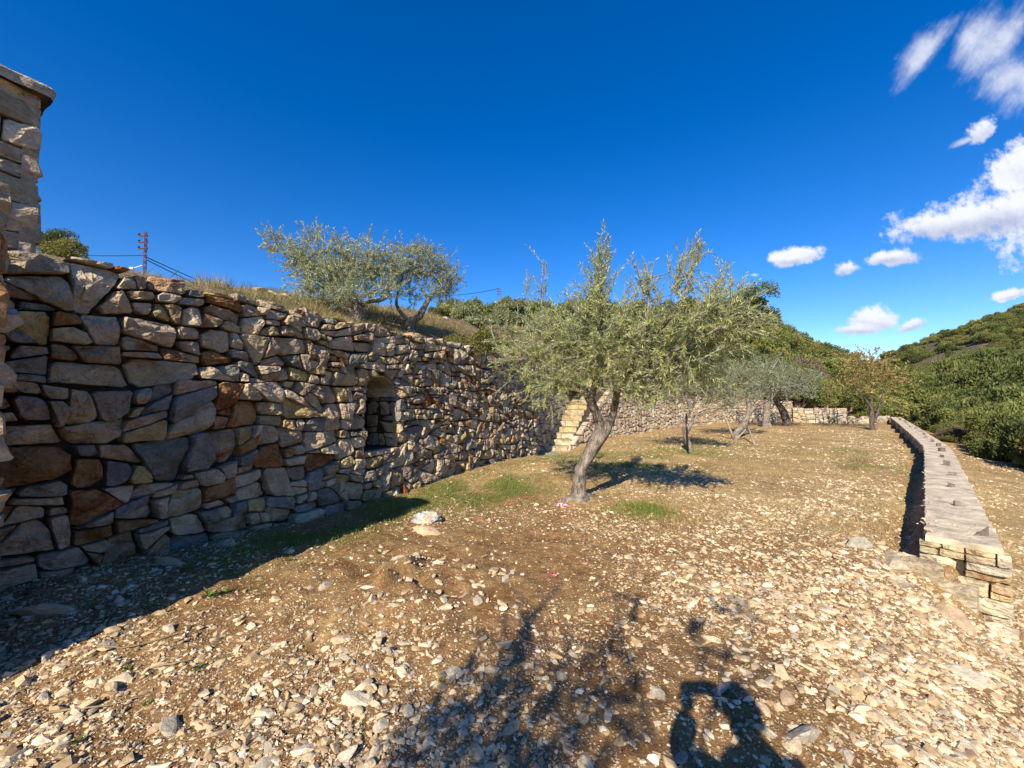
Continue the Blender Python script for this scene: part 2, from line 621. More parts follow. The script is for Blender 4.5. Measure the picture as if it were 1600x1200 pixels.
# ------------------------------------------------------------------ plan of the place
A = np.array((-3.66, 3.24))                       # front face of the big retaining wall at its left
AZ = rad(27.0)
T = np.array((math.sin(AZ), math.cos(AZ)))        # along the wall, away from the camera
Nn = np.array((math.cos(AZ), -math.sin(AZ)))      # out of the wall face
WALL_TOP, WALL_LEN = 2.76, 9.7
PAR = np.array([(4.35, 3.88), (7.9, 7.3), (11.1, 10.4), (12.5, 11.9), (18.2, 18.3), (24.3, 25.2)])   # parapet centre line
WALL2 = np.array([(1.82, 12.9), (3.9, 15.7), (6.3, 18.4), (9.6, 21.8), (13.6, 24.4), (18.1, 25.6)])


def par_coords(x, y):
    """signed distance to the parapet line (positive outside) and run along it (negative before its near end)"""
    x = np.asarray(x, float); y = np.asarray(y, float)
    best = np.full(x.shape, 1e9); S = np.zeros(x.shape); Tt = np.zeros(x.shape)
    base = 0
    for i in range(len(PAR) - 1):
        a, b = PAR[i], PAR[i + 1]
        d = b - a; l = math.hypot(*d); d = d / l
        t = (x - a[0]) * d[0] + (y - a[1]) * d[1]
        s = (x - a[0]) * d[1] - (y - a[1]) * d[0]
        lo = -1e6 if i == 0 else 0
        hi = 1e6 if i == len(PAR) - 2 else l
        tc = np.clip(t, lo, hi)
        dist = np.hypot(s, t - tc)
        k = dist < best
        best = np.where(k, dist, best); S = np.where(k, np.sign(s) * np.maximum(np.abs(s), dist), S); Tt = np.where(k, t + base, Tt)
        base += l
    return S, Tt


def gz(x, y):
    x = np.asarray(x, float); y = np.asarray(y, float)
    s, t = par_coords(x, y)
    d = np.hypot(x, y)
    inner = .045 * fbm2(x, y, 3, .55) * sm(.5, 3, d) + .028 * fbm2(x + 40, y, 3, 2.4) * sm(14, 5, d)
    inner = inner + .012 * fbm2(x, y + 9, 2, 11) * sm(10, 4, d)
    inner = inner + .17 * np.exp(-((x + 3.8) ** 2 + (y - 3.0) ** 2) / 2.2)
    inner = inner - .20 * np.exp(-((x - 1.15) ** 2 + (y - 12.7) ** 2) / 1.6)
    inner = inner + .07 * np.exp(-((x - 1.05) ** 2 + (y - 6.2) ** 2) / .25)
    inner = inner + .09 * np.exp(-((x + .95) ** 2 + (y - 3.4) ** 2) / .5) * (1 + fbm2(x, y, 2, 4))
    shade_dip = -.20 * np.exp(-((s + .42) / .13) ** 2) * sm(-.1, .3, t) * sm(30, 16, t)  # dip added to the floor to darken the strip beside the parapet
    drop = sm(-.1, .28, s)
    dropn = sm(-.9, .9, s) * sm(-6, -.5, t)
    k = sm(-.35, .1, t)
    dr = drop * k + dropn * (1 - k)
    out = -.66 - .11 * np.maximum(s - .3, 0) - .06 * np.maximum(s - 4, 0)
    out = np.maximum(out, -2.6 + .03 * fbm2(x, y, 2, .1)) + .05 * fbm2(x, y, 3, 1.3)
    z = (inner + shade_dip) * (1 - dr) + (out - .18 * np.exp(-((x - 5.0) ** 2 + (y - 3.4) ** 2) / .8)) * dr
    back = sm(33, 48, y)
    return z * (1 - back) + (-4.0) * back


def g1(x, y):
    return float(gz(np.array([x]), np.array([y]))[0])


def wallw(x, y):
    """distance in front of the big wall's face line"""
    return (x - A[0]) * Nn[0] + (y - A[1]) * Nn[1]


def lines(lo, hi, dlo, dhi, step, grow):
    v = list(np.arange(dlo, dhi + 1e-6, step))
    s = step
    while v[-1] < hi:
        s *= grow; v.append(v[-1] + s)
    s = step
    while v[0] > lo:
        s *= grow; v.insert(0, v[0] - s)
    return np.array(v)


def build_ground():
    xs = lines(-420, 560, -3.6, 6.0, .035, 1.09)
    ys = lines(-200, 600, 1.2, 7.0, .035, 1.07)
    X, Y = np.meshgrid(xs, ys)
    Z = gz(X, Y)
    nx, ny = len(xs), len(ys)
    V = np.stack([X.ravel(), Y.ravel(), Z.ravel()], 1)
    i = np.arange(nx * ny).reshape(ny, nx)
    Fc = np.stack([i[:-1, :-1].ravel(), i[:-1, 1:].ravel(), i[1:, 1:].ravel(), i[1:, :-1].ravel()], 1)
    x, y = V[:, 0], V[:, 1]
    straw = .7 * sm(4.6, 7.5, y + .25 * x + .8 * fbm2(x, y, 3, .5)) * sm(40, 20, y)
    green = np.zeros(len(V))
    for (gx, gy, r, a) in GREEN:
        green += a * np.exp(-((x - gx) ** 2 + (y - gy) ** 2) / r ** 2)
    green *= np.clip(.75 + .9 * fbm2(x, y, 3, 1.6), 0, 1.4)
    rub = sm(.5, 3.5, x - .15 * y) * sm(8, 4, y) + .35 * sm(-3.2, -1.6, par_coords(x, y)[0])
    s_, t_ = par_coords(x, y)
    valley = sm(4, 8, s_)
    straw = np.maximum(straw, .45 * sm(.2, .6, s_))
    green = np.maximum(green, valley)
    tint = np.stack([np.clip(straw, 0, 1), np.clip(green, 0, 1), np.clip(rub, 0, 1), np.ones(len(V))], 1)
    me = np_mesh('ground', V, Fc, tint, [M_ground], smooth=True)
    tag(link('ground', me), 'stony terrace floor of brown soil, gravel and dry straw between the walls', 'ground', kind='structure')


GREEN = [(-.75, 6.9, .85, 1.5), (-.3, 7.3, .7, 1.0), (-1.5, 5.7, .55, .9), (-2.3, 4.5, .5, .7), (-2.6, 3.5, .35, .6), (.2, 8.3, .8, .55), (3.2, 9.8, 1.0, 1.0), (4.9, 11.5, 1.2, .8),
         (1.9, 10.5, 1.1, .9), (6.5, 14, 1.6, .45), (2.4, 8.2, .6, .35), (8.5, 9.0, .7, .4), (9.2, 11.5, .8, .45), (1.9, 5.7, .35, .6)]
build_ground()

# ------------------------------------------------------------------ hillside above the walls
HEDGE = np.array([(-12.0, -14.0), tuple(A - T * 1.0), tuple(A + T * 5), tuple(A + T * 9.7), (1.6, 14.2), (3.4, 15.9), (6.0, 18.6), (9.4, 22.0), (13.4, 24.7), (18.0, 26.0),
                  (22, 27.2), (30, 32), (44, 45), (66, 66), (100, 100), (150, 190)], float)
HTOP = np.array([2.66, 2.66, 2.66, 2.66, 2.3, 1.95, 1.7, 1.5, 1.2, 1.0, .2, -1.0, -2.0, -2.5, -2.5, -3])
HC = []
for (px, py, d) in [(230, 470, 14), (230, 447, 30), (400, 470, 8), (400, 459, 15), (400, 455, 40), (560, 478, 10), (560, 470, 25), (700, 512, 12), (700, 500, 25), (700, 492, 45),
                    (850, 530, 18), (850, 505, 35), (900, 505, 60), (1000, 545, 28), (1000, 500, 60), (1100, 570, 32), (1150, 500, 60), (1215, 535, 62), (1200, 590, 36),
                    (1300, 563, 70), (1290, 610, 42), (1400, 588, 85), (1380, 618, 55), (1000, 480, 110), (1200, 520, 130), (1350, 590, 150), (700, 480, 120), (230, 440, 90), (-300, 470, 40), (-200, 460, 100), (450, 440, 130)]:
    HC.append(at(px, py, d))


def tps(cp):
    P = np.array([(p[0], p[1]) for p in cp]); Zc = np.array([p[2] for p in cp])
    n = len(P)

    def phi(r2):
        return np.where(r2 > 1e-9, .5 * r2 * np.log(np.maximum(r2, 1e-9)), 0)
    D2 = ((P[:, None] - P[None]) ** 2).sum(2)
    Kk = phi(D2) + 3.0 * np.eye(n)
    Q = np.c_[np.ones(n), P]
    Mx = np.block([[Kk, Q], [Q.T, np.zeros((3, 3))]])
    sol = np.linalg.solve(Mx, np.r_[Zc, 0, 0, 0])

    def f(x, y):
        X = np.stack([np.ravel(x), np.ravel(y)], 1)
        r2 = ((X[:, None] - P[None]) ** 2).sum(2)
        return (phi(r2) @ sol[:n] + sol[n] + X @ sol[n + 1:]).reshape(np.shape(x))
    return f


_edge = []
for i in range(len(HEDGE) - 1):
    for k in np.linspace(0, 1, 4)[:-1]:
        p = HEDGE[i] * (1 - k) + HEDGE[i + 1] * k
        _edge.append((p[0], p[1], HTOP[i] * (1 - k) + HTOP[i + 1] * k))
hill_f = tps([tuple(p) for p in HC] + _edge)


def hz(x, y):
    x = np.asarray(x, float); y = np.asarray(y, float)
    az = x / np.maximum(y, .5)
    tan = np.interp(az, [-1.2, -.7, -.35, -.16, .1, .32, .56, .66, .8, .96, 1.1], [.24, .25, .20, .185, .17, .185, .18, .17, .12, .065, .0])
    dd = np.minimum(y, 62) - .35 * np.maximum(y - 62, 0)
    capz = 1.6 + np.maximum(dd, 3) * tan
    z0 = hill_f(x, y)
    z0 = np.where(y > 14, np.minimum(z0, capz), z0)
    return z0 + .16 * fbm2(x, y, 4, .35) + .05 * fbm2(x, y, 3, 1.9)


def build_hill():
    seg = np.hypot(*np.diff(HEDGE, axis=0).T)
    cum = np.r_[0, np.cumsum(seg)]
    us = np.unique(np.r_[np.arange(0, 18, 1.5), np.arange(18, 50, .4), np.arange(50, cum[-1], 2.5)])
    vn = []
    for i in range(len(HEDGE)):
        a = HEDGE[max(i - 1, 0)]; b = HEDGE[min(i + 1, len(HEDGE) - 1)]
        t = (b - a) / np.hypot(*(b - a))
        vn.append((-t[1], t[0]))
    vn = np.array(vn)
    ws = np.r_[np.arange(.14, 4, .3), 4 * 1.1 ** np.arange(0, 44)]
    px = np.interp(us, cum, HEDGE[:, 0]); py = np.interp(us, cum, HEDGE[:, 1])
    nx = np.interp(us, cum, vn[:, 0]); ny = np.interp(us, cum, vn[:, 1])
    l = np.hypot(nx, ny); nx /= l; ny /= l
    X = px[:, None] + nx[:, None] * ws[None]
    Y = py[:, None] + ny[:, None] * ws[None]
    Z = hz(X, Y)
    zt = np.interp(us, cum, HTOP)[:, None]
    k = sm(.3, 2.2, ws)[None]
    Z = zt * (1 - k) + Z * k + .02 * fbm2(X, Y, 3, 3)
    # skirt at the front edge
    X = np.c_[X[:, :1], X]; Y = np.c_[Y[:, :1], Y]; Z = np.c_[Z[:, :1] - .3, Z]
    n, m_ = X.shape
    i = np.arange(n * m_).reshape(n, m_)
    Fc = np.stack([i[:-1, :-1].ravel(), i[1:, :-1].ravel(), i[1:, 1:].ravel(), i[:-1, 1:].ravel()], 1)
    me = np_mesh('hillside', np.stack([X.ravel(), Y.ravel(), Z.ravel()], 1), Fc, None, [M_hill], smooth=True)
    tag(link('hillside', me), 'dry grassy hillside rising behind the retaining walls', 'hillside', kind='structure')


build_hill()

FC = [(264, 260, 32), (298, 260, 44.5), (336, 262, 58), (400, 240, 76), (480, 160, 88), (540, 60, 90), (215, 300, 8), (180, 360, -2), (340, 330, 40), (420, 330, 60), (500, 300, 70),
      (36, 24, -3.2), (34, 34, -3.4), (44, 46, -2.6), (60, 62, -1.2), (80, 85, .5), (105, 120, 1.5), (140, 180, 1), (60, 0, -1), (70, -60, 0), (60, 30, 1), (120, 60, 10), (150, 110, 12), (200, 160, 20), (190, 80, 24), (250, 60, 32), (350, 60, 58), (200, 220, 12), (130, -40, 6), (300, -60, 40)]
far_f = tps(FC)


def fz(x, y):
    return far_f(x, y) + 1.2 * fbm2(np.asarray(x, float), np.asarray(y, float), 4, .04) * sm(70, 160, np.hypot(x, y))


def build_far():
    xs = np.linspace(33, 560, 180); ys = np.linspace(-80, 380, 130)
    X, Y = np.meshgrid(xs, ys)
    Z = fz(X, Y)
    i = np.arange(X.size).reshape(X.shape)
    Fc = np.stack([i[:-1, :-1].ravel(), i[:-1, 1:].ravel(), i[1:, 1:].ravel(), i[1:, :-1].ravel()], 1)
    me = np_mesh('far_hill', np.stack([X.ravel(), Y.ravel(), Z.ravel()], 1), Fc, None, [M_far], smooth=True)
    tag(link('far_hill', me), 'far scrub covered hill with pale rock ledges across the valley', 'hill', kind='structure')


build_far()

# ------------------------------------------------------------------ dry stone walls
PALETTE = [((.45, .35, .23), .0, 38), ((.53, .425, .285), .0, 24), ((.235, .22, .185), .0, 10), ((.40, .29, .17), .19, 14), ((.48, .35, .16), .10, 9), ((.37, .275, .20), .05, 8), ((.34, .19, .08), .27, 8)]
PALETTE2 = [((.46, .37, .26), .0, 40), ((.52, .44, .33), .0, 25), ((.40, .31, .23), .0, 15), ((.47, .35, .19), .1, 10), ((.42, .29, .23), .0, 6)]
YELLOW = [((.50, .40, .24), .0, 10), ((.54, .46, .32), .0, 10), ((.50, .37, .18), .05, 6), ((.5, .44, .36), 0, 5)]


def pick(pal, r):
    tot = sum(p[2] for p in pal); x = r.random() * tot
    for c, a, wgt in pal:
        x -= wgt
        if x <= 0:
            break
    k = r.uniform(.82, 1.18)
    return (c[0] * k, c[1] * k * r.uniform(.97, 1.03), c[2] * k * r.uniform(.94, 1.06), a)


def clip(poly, nx, ny, c):
    """keep the part of a convex polygon with nx*x+ny*y <= c"""
    out = []
    n = len(poly)
    for i in range(n):
        p, q = poly[i], poly[(i + 1) % n]
        dp, dq = nx * p[0] + ny * p[1] - c, nx * q[0] + ny * q[1] - c
        if dp <= 0:
            out.append(p)
        if dp * dq < 0:
            t = dp / (dp - dq)
            out.append((p[0] + (q[0] - p[0]) * t, p[1] + (q[1] - p[1]) * t))
    return out


def parea(p):
    return .5 * sum(p[k][0] * p[(k + 1) % len(p)][1] - p[(k + 1) % len(p)][0] * p[k][1] for k in range(len(p)))


def cells(u0, u1, v0, v1, r, amin=.026, amax=.105, asp=1.45, jit=.3, top=None, hole=None, vary=None):
    """stones of a rubble wall: the face is cleaved again and again by slanting cuts, so joints meet in T shapes"""
    out = []

    def cleave(poly, depth):
        a = parea(poly)
        if a < .002 or len(poly) < 3:
            return
        us = [p[0] for p in poly]; vs = [p[1] for p in poly]
        du, dv = max(us) - min(us), max(vs) - min(vs)
        thin = du > dv * asp * 1.75 or dv > du * 1.3
        ks, kj = vary(us[0]) if vary else (1, 1)
        a = a / ks
        if (a < amin or (a < amax and r.random() < .5 and not thin) or (a < amax * 1.7 and r.random() < .06 and not thin)):
            out.append(poly)
            return
        if depth > 14:
            out.append(poly)
            return
        vert = du > dv * asp * r.uniform(.75, 1.2)
        cu, cv = sum(us) / len(us), sum(vs) / len(vs)
        an = (0 if vert else math.pi / 2) + r.gauss(0, jit * kj * (1.25 if vert else .75))
        nx, ny = math.cos(an), math.sin(an)
        cu += (r.random() - .5) * .34 * du * (1 if vert else 0); cv += (r.random() - .5) * .34 * dv * (0 if vert else 1)
        c = nx * cu + ny * cv
        cleave(clip(poly, nx, ny, c), depth + 1)
        cleave(clip(poly, -nx, -ny, -c), depth + 1)

    # wandering courses, cut into lengths first
    bands = [(v0, 0.0)]
    v = v0
    while v < v1:
        v += r.uniform(.42, .72)
        bands.append((min(v, v1 + .3), r.gauss(0, .018)))
    for (b0_, s0), (b1_, s1) in zip(bands, bands[1:]):
        u = u0
        while u < u1:
            L_ = min(r.uniform(.8, 1.5), u1 - u)
            if u1 - u - L_ < .35:
                L_ = u1 - u
            um = (u0 + u1) / 2
            poly = [(u, b0_ + s0 * (u - um)), (u + L_, b0_ + s0 * (u + L_ - um)), (u + L_, b1_ + s1 * (u + L_ - um)), (u, b1_ + s1 * (u - um))]
            cleave(poly, 0)
            u += L_
    def warp(p):
        a, b = p
        q = Vector((a * 2.1, b * 2.6, amin * 100))
        if jit > .15:
            b += .13 * noise.noise(Vector((a * .75, b * .9, amin * 50))) + .05 * noise.noise(Vector((a * 1.7, b * 1.1, 4)))
        k = .075 if jit > .15 else 0
        return (min(max(a + k * noise.noise(q) * (u0 + .03 < a < u1 - .03), u0), u1), b + k * 1.15 * noise.noise(q + Vector((7, 3, 1))))

    res = []
    for poly in out:
        poly = [warp(p) for p in poly]
        su = sum(p[0] for p in poly) / len(poly); sv = sum(p[1] for p in poly) / len(poly)
        tu = top(su) if top else v1
        tv = tu + (r.uniform(-.06, .02) if top else 0)
        sl_ = (r.uniform(-.12, .12) + (top(su + .1) - top(su - .1)) / .2) if top else 0
        for (nx, ny, c) in ((0, -1, -v0), (-sl_, 1, tv - sl_ * su)):
            poly = clip(poly, nx, ny, c)
        if hole and len(poly) >= 3:
            su = sum(p[0] for p in poly) / len(poly); sv = sum(p[1] for p in poly) / len(poly)
            dist, cu, cv, hx, hy = hole(su, sv)
            if dist < .02:
                # mostly inside the opening: keep the piece outside, if any
                cand = [clip(poly, 1, 0, NU0), clip(poly, -1, 0, -NU1), clip(poly, 0, 1, NZ0)]
                poly = max(cand, key=lambda q: parea(q) if len(q) >= 3 else 0)
            else:
                poly = clip(poly, -hx, -hy, -(hx * cu + hy * cv))
        if len(poly) < 3 or parea(poly) < .004:
            continue
        res.append(poly)
    return res


def stone_geo(poly, r, gap=.0115, depth=.18, relief=.05, step=.042, proud=.02, rough=1.0):
    """one hewn stone: outline in the wall plane -> vertices (u,v,w) and faces; the front is a set of broken facets"""
    cx = sum(p[0] for p in poly) / len(poly); cy = sum(p[1] for p in poly) / len(poly)
    # knock the corners off by unequal amounts, drop slivers
    q_ = []
    m0 = len(poly)
    for i in range(m0):
        a, b, c = poly[i - 1], poly[i], poly[(i + 1) % m0]
        la, lc = math.dist(a, b), math.dist(b, c)
        if la < .012:
            continue
        k = min(la, lc) * (r.uniform(.04, .2) if r.random() < .75 else r.uniform(.22, .45)) * rough
        k = min(k, .085)
        q_.append((b[0] + (a[0] - b[0]) * k / la, b[1] + (a[1] - b[1]) * k / la))
        if lc > 1e-6:
            q_.append((b[0] + (c[0] - b[0]) * k / lc * r.uniform(.5, 1), b[1] + (c[1] - b[1]) * k / lc * r.uniform(.5, 1)))
    poly2 = q_ if len(q_) >= 4 else poly
    pts = []
    for i in range(len(poly2)):
        a, b = poly2[i], poly2[(i + 1) % len(poly2)]
        n_ = max(1, int(round(math.dist(a, b) / step / 1.25)))
        for k in range(n_):
            pts.append((a[0] + (b[0] - a[0]) * k / n_, a[1] + (b[1] - a[1]) * k / n_))
    n = len(pts)
    sx = max(max(abs(p[0] - cx) for p in pts), .02); sy = max(max(abs(p[1] - cy) for p in pts), .02)
    g = gap * r.uniform(.4, 1.6)
    ku, kv = max(.5, 1 - g / sx), max(.5, 1 - g / sy)
    jit = .055 * min(sx, sy) * rough
    ring0 = []
    for p in pts:
        ring0.append((cx + (p[0] - cx) * ku + r.uniform(-jit, jit) * .6, cy + (p[1] - cy) * kv + r.uniform(-jit, jit) * .6))
    size = min(sx, sy)
    base = r.uniform(-.3, 1) * proud
    planes = [(base + relief * r.uniform(.15, .55), r.uniform(-.16, .16), r.uniform(-.16, .16))]
    for _ in range(r.choice((2, 3, 4, 5))):
        an = r.uniform(0, 2 * math.pi); s = r.uniform(.2, .95)
        off = r.uniform(.05, .7)
        planes.append((base + relief * .45 + s * off * size * .55, -s * math.cos(an) * .8, -s * math.sin(an)))
    sd = r.random() * 99

    def height(u, v):
        x, y = u - cx, v - cy
        h = min(a + b * x + c * y for a, b, c in planes)
        h += relief * .30 * rough * noise.noise(Vector((u * 13, v * 13, sd))) + relief * .2 * rough * noise.noise(Vector((u * 34, v * 34, sd)))
        return max(h, base - .9 * relief)
    vs, fs = [], []
    m = n
    layers = [(.97, 'back'), (1.0, 'side'), (.955, None), (.72, None), (.40, None)]
    for kk, what in layers:
        for p in ring0:
            u, v = cx + (p[0] - cx) * kk, cy + (p[1] - cy) * kk
            if what is None and kk < .9:
                u += r.uniform(-1, 1) * size * .07; v += r.uniform(-1, 1) * size * .07
            if what == 'back':
                wv = -depth
            elif what == 'side':
                wv = height(u, v) - relief * r.uniform(.12, .42) - .004
            else:
                wv = height(u, v)
            vs.append((u, v, wv))
    for l in range(len(layers) - 1):
        for q in range(m):
            q2 = (q + 1) % m
            a, b, c, d_ = l * m + q, l * m + q2, (l + 1) * m + q2, (l + 1) * m + q
            if (q + l) % 2:
                fs += [(a, b, c), (a, c, d_)]
            else:
                fs += [(a, b, d_), (b, c, d_)]
    vs.append((cx, cy, height(cx, cy)))
    ce = len(vs) - 1
    l = len(layers) - 1
    for q in range(m):
        fs.append((l * m + q, l * m + (q + 1) % m, ce))
    return vs, fs, (cx, cy)


def put_stones(root, polys, mp, pal, r, limit=300, name='stone', key=None, mats=None, **kw):
    """each stone an object under root; those past the limit joined into one part"""
    rl = root.location
    if key:
        polys = sorted(polys, key=key)
    rest = MB()
    for i, poly in enumerate(polys):
        vs, fs, c = stone_geo(poly, r, **kw)
        P = [mp(*v) for v in vs]
        t = pick(pal, r)
        if i < limit:
            ctr = mp(c[0], c[1], 0)
            mb = MB()
            mb.add(P, fs, t)
            link(name, mb.mesh(name, mats or [M_stone], ctr), root, (ctr[0] - rl[0], ctr[1] - rl[1], ctr[2] - rl[2]))
        else:
            rest.add(P, fs, t)
    if rest.v:
        o = link(name + 's', rest.mesh(name + 's', mats or [M_stone], rl), root)
        o['kind'] = 'stuff'


def plane_map(o, U, V, W):
    o, U, V, W = map(Vector, (o, U, V, W))
    return lambda u, v, w_: o + U * u + V * v + W * w_


def line_map(pts):
    pts = [np.array(p, float) for p in pts]
    seg = [np.hypot(*(pts[i + 1] - pts[i])) for i in range(len(pts) - 1)]
    cum = np.r_[0, np.cumsum(seg)]

    def f(u, v, w_):
        i = int(np.clip(np.searchsorted(cum, u) - 1, 0, len(seg) - 1))
        t = (pts[i + 1] - pts[i]) / seg[i]
        p = pts[i] + t * (u - cum[i])
        return Vector((p[0] + t[1] * w_, p[1] - t[0] * w_, v))
    f.length = cum[-1]
    f.cum = cum
    return f


T3, N3, Z3 = Vector((*T, 0)), Vector((*Nn, 0)), Vector((0, 0, 1))
wall_map = plane_map((A[0], A[1], 0), T3, Z3, N3)
# arched niche in the big wall
NU0, NU1, NZ0, NZS = 3.14, 3.82, .76, 1.60
NR = (NU1 - NU0) / 2
NC = (NU0 + NU1) / 2


def niche_hole(u, v):
    """signed distance to the niche outline, nearest outline point, outward normal"""
    if v > NZS:
        dx, dy = u - NC, v - NZS
        d = math.hypot(dx, dy) or 1e-6
        return d - NR, NC + dx / d * NR, NZS + dy / d * NR, dx / d, dy / d
    if v >= NZ0:
        if u < NC:
            return NU0 - u, NU0, v, -1, 0
        return u - NU1, NU1, v, 1, 0
    cu = min(max(u, NU0), NU1)
    dx, dy = u - cu, v - NZ0
    d = math.hypot(dx, dy) or 1e-6
    return (d if d > 0 else 0), cu, NZ0, dx / d, dy / d


def build_main_wall():
    r = random.Random(5)
    root = tag(empty('stone_wall', (A[0], A[1], 0)), 'tall dry stone retaining wall with an arched niche, running from the left edge to the stairs', 'stone wall')
    core = MB()
    W0, W1 = -.10, -.82
    u0, u1, zb, zt = -1.3, WALL_LEN - .03, -.4, WALL_TOP - .07
    arch = [(NC + NR * math.cos(a), NZS + NR * math.sin(a)) for a in np.linspace(math.pi, 0, 15)]
    loop = [(NU0, NZ0)] + arch + [(NU1, NZ0)]

    def quad(pts, w_):
        core.add([wall_map(u, v, w_) for u, v in pts], [tuple(range(len(pts)))])
    quad([(u0, zb), (NU0, zb), (NU0, zt), (u0, zt)], W0)
    quad([(NU1, zb), (u1, zb), (u1, zt), (NU1, zt)], W0)
    quad([(NU0, zb), (NU1, zb), (NU1, NZ0), (NU0, NZ0)], W0)
    for i in range(len(arch) - 1):
        a, b = arch[i], arch[i + 1]
        quad([a, b, (b[0], zt), (a[0], zt)], W0)
    for (p, q) in zip(loop, loop[1:] + loop[:1]):
        core.add([wall_map(p[0], p[1], W0), wall_map(q[0], q[1], W0), wall_map(q[0], q[1], -.74), wall_map(p[0], p[1], -.74)], [(0, 1, 2, 3)])
    quad(loop[::-1], -.74)
    top = [(u0, W0), (u1, W0), (u1, W1), (u0, W1)]
    core.add([wall_map(u, zt, w_) for u, w_ in top], [(0, 1, 2, 3)])
    core.add([wall_map(u1, v, w_) for v, w_ in ((zb, W0), (zb, W1), (zt, W1), (zt, W0))], [(0, 1, 2, 3)])
    core.add([wall_map(u, v, W1) for u, v in ((u0, zb), (u1, zb), (u1, zt), (u0, zt))], [(3, 2, 1, 0)])
    link('wall_core', core.mesh('wall_core', [M_core], root.location), root)

    def topf(u):
        return WALL_TOP - .012 * u * .5 + .05 * noise.noise(Vector((u * 1.4, 3, 0)))
    P = cells(-1.25, WALL_LEN, -.2, 3.1, r, top=topf, hole=niche_hole, vary=lambda u: (1 - .3 * float(sm(2.8, 5, u)), 1 + .75 * float(sm(2.5, 4.5, u))))
    # the wider bases: a few big boulders stand in the lowest course under the niche
    put_stones(root, P, wall_map, PALETTE, r, limit=255, key=lambda p: p[0][0] + (9 if p[0][0] < -.35 else 0), relief=.07, proud=.055)
    # inside the niche: back, the two reveals, the sill
    back = cells(NU0, NU1, NZ0, NZS + NR, r, amin=.04, amax=.12, jit=.12)
    put_stones(root, back, plane_map(wall_map(0, 0, -.68), T3, Z3, N3), [((.24, .165, .10), .05, 1)], r, depth=.05, relief=.03, proud=.01)  # back stones tinted darker: niche shade put into their colour
    jm = plane_map(wall_map(NU1 - .015, 0, -.68), N3, Z3, -T3)
    put_stones(root, cells(0, .68, NZ0, NZS, r, amin=.045, amax=.1, jit=.12), jm, PALETTE, r, depth=.05, relief=.018, proud=.006)
    jm = plane_map(wall_map(NU0 + .015, 0, 0), -N3, Z3, T3)
    put_stones(root, cells(0, .68, NZ0, NZS, r, amin=.045, amax=.1, jit=.12), jm, PALETTE, r, depth=.05, relief=.018, proud=.006)
    # end face at the stairs
    em = plane_map(wall_map(WALL_LEN - .03, 0, 0), -N3, Z3, T3)
    put_stones(root, cells(0, .55, -.2, WALL_TOP - .1, r), em, PALETTE, r, depth=.05, relief=.03, limit=20)
    # stones of the arch soffit
    for i in range(0, 14, 2):
        mb = MB()
        a3 = [np.array(arch[min(i + k, 14)]) for k in range(3)]
        c2 = np.array((NC, NZS))
        ins = [c2 + (q - c2) * .955 for q in a3]
        f = r.uniform(-.03, .015)
        vs = [wall_map(q[0], q[1], w_) for w_ in (f - .02, -.68) for q in a3] + [wall_map(q[0], q[1], w_) for w_ in (f - .02, -.68) for q in ins]
        mb.add(vs, [(0, 1, 7, 6), (1, 2, 8, 7), (6, 7, 10, 9), (7, 8, 11, 10), (0, 6, 9, 3), (2, 5, 11, 8)], pick(PALETTE[:2], r))
        link('arch_stone', mb.mesh('arch_stone', [M_stone], root.location), root)
    mb = MB()
    mb.box(wall_map(NU0 - .06, NZ0 - .075, -.68), T3 * (NR * 2 + .1), N3 * .70, Z3 * .07, (.36, .31, .25, .0))
    link('sill', mb.mesh('sill', [M_stone], root.location), root)


build_main_wall()


def block_wall(name, label, o2, L1, W1, z0, z1, am, jit, pal, seed, cat, cap=None, faces=('front', 'end'), rough=1.0, relief=.05):
    """free-standing block of masonry: o2 = corner (u,w) in the big wall's frame, running back along -T by L1 and towards the wall by W1"""
    r = random.Random(seed)
    base = wall_map(o2[0], z0, o2[1])
    root = tag(empty(name, base), label, cat)
    mb = MB()
    e = .05
    mb.box(wall_map(o2[0] - L1 + e, z0, o2[1] - W1), T3 * (L1 - 2 * e), N3 * (W1 - e), Z3 * (z1 - z0 - .03))
    link('wall_core', mb.mesh('wall_core', [M_core], base), root)
    if 'front' in faces:
        m = plane_map(wall_map(o2[0] - L1, 0, o2[1]), T3, Z3, N3)
        put_stones(root, cells(0, L1, z0, z1, r, amin=am, amax=am * 3.2, jit=jit, asp=2.0), m, pal, r, depth=.1, rough=rough, relief=relief, proud=.012, gap=.006)
    if 'end' in faces:
        m = plane_map(wall_map(o2[0], 0, o2[1]), -N3, Z3, T3)
        put_stones(root, cells(0, W1, z0, z1, r, amin=am, amax=am * 3.2, jit=jit, asp=2.0), m, pal, r, depth=.1, rough=rough, relief=relief, proud=.012, gap=.006)
    if cap:
        ov, th = cap
        vs, fs, c = stone_geo([(-L1 - ov, -W1 - ov), (ov, -W1 - ov), (ov, ov), (-L1 - ov, ov)], r, gap=.002, depth=th, relief=.05, step=.07, proud=.0, rough=1)
        mb = MB()
        mb.add([wall_map(o2[0] + u, z1 + th + w_ - .02, o2[1] + v) for u, v, w_ in vs], [f[::-1] for f in fs], (.42, .35, .27, .0))
        link('cap', mb.mesh('cap', [M_stone], base), root)
    return root


block_wall('stone_pillar', 'near stone pillar forming a narrow strip along the left edge of the picture', (-.54, 1.25), 1.6, 1.2, -.15, 2.80, .05, .1, PALETTE, 21, 'pillar')
block_wall('stone_pillar', 'tall squared stone pillar with an overhanging slab cap, rising above the wall top', (-.165, 0.0), .9, .55, 2.6, 4.0, .07, .03, [PALETTE[0], PALETTE[1], PALETTE[5]], 8, 'pillar', cap=(.07, .13), rough=.5, relief=.03)


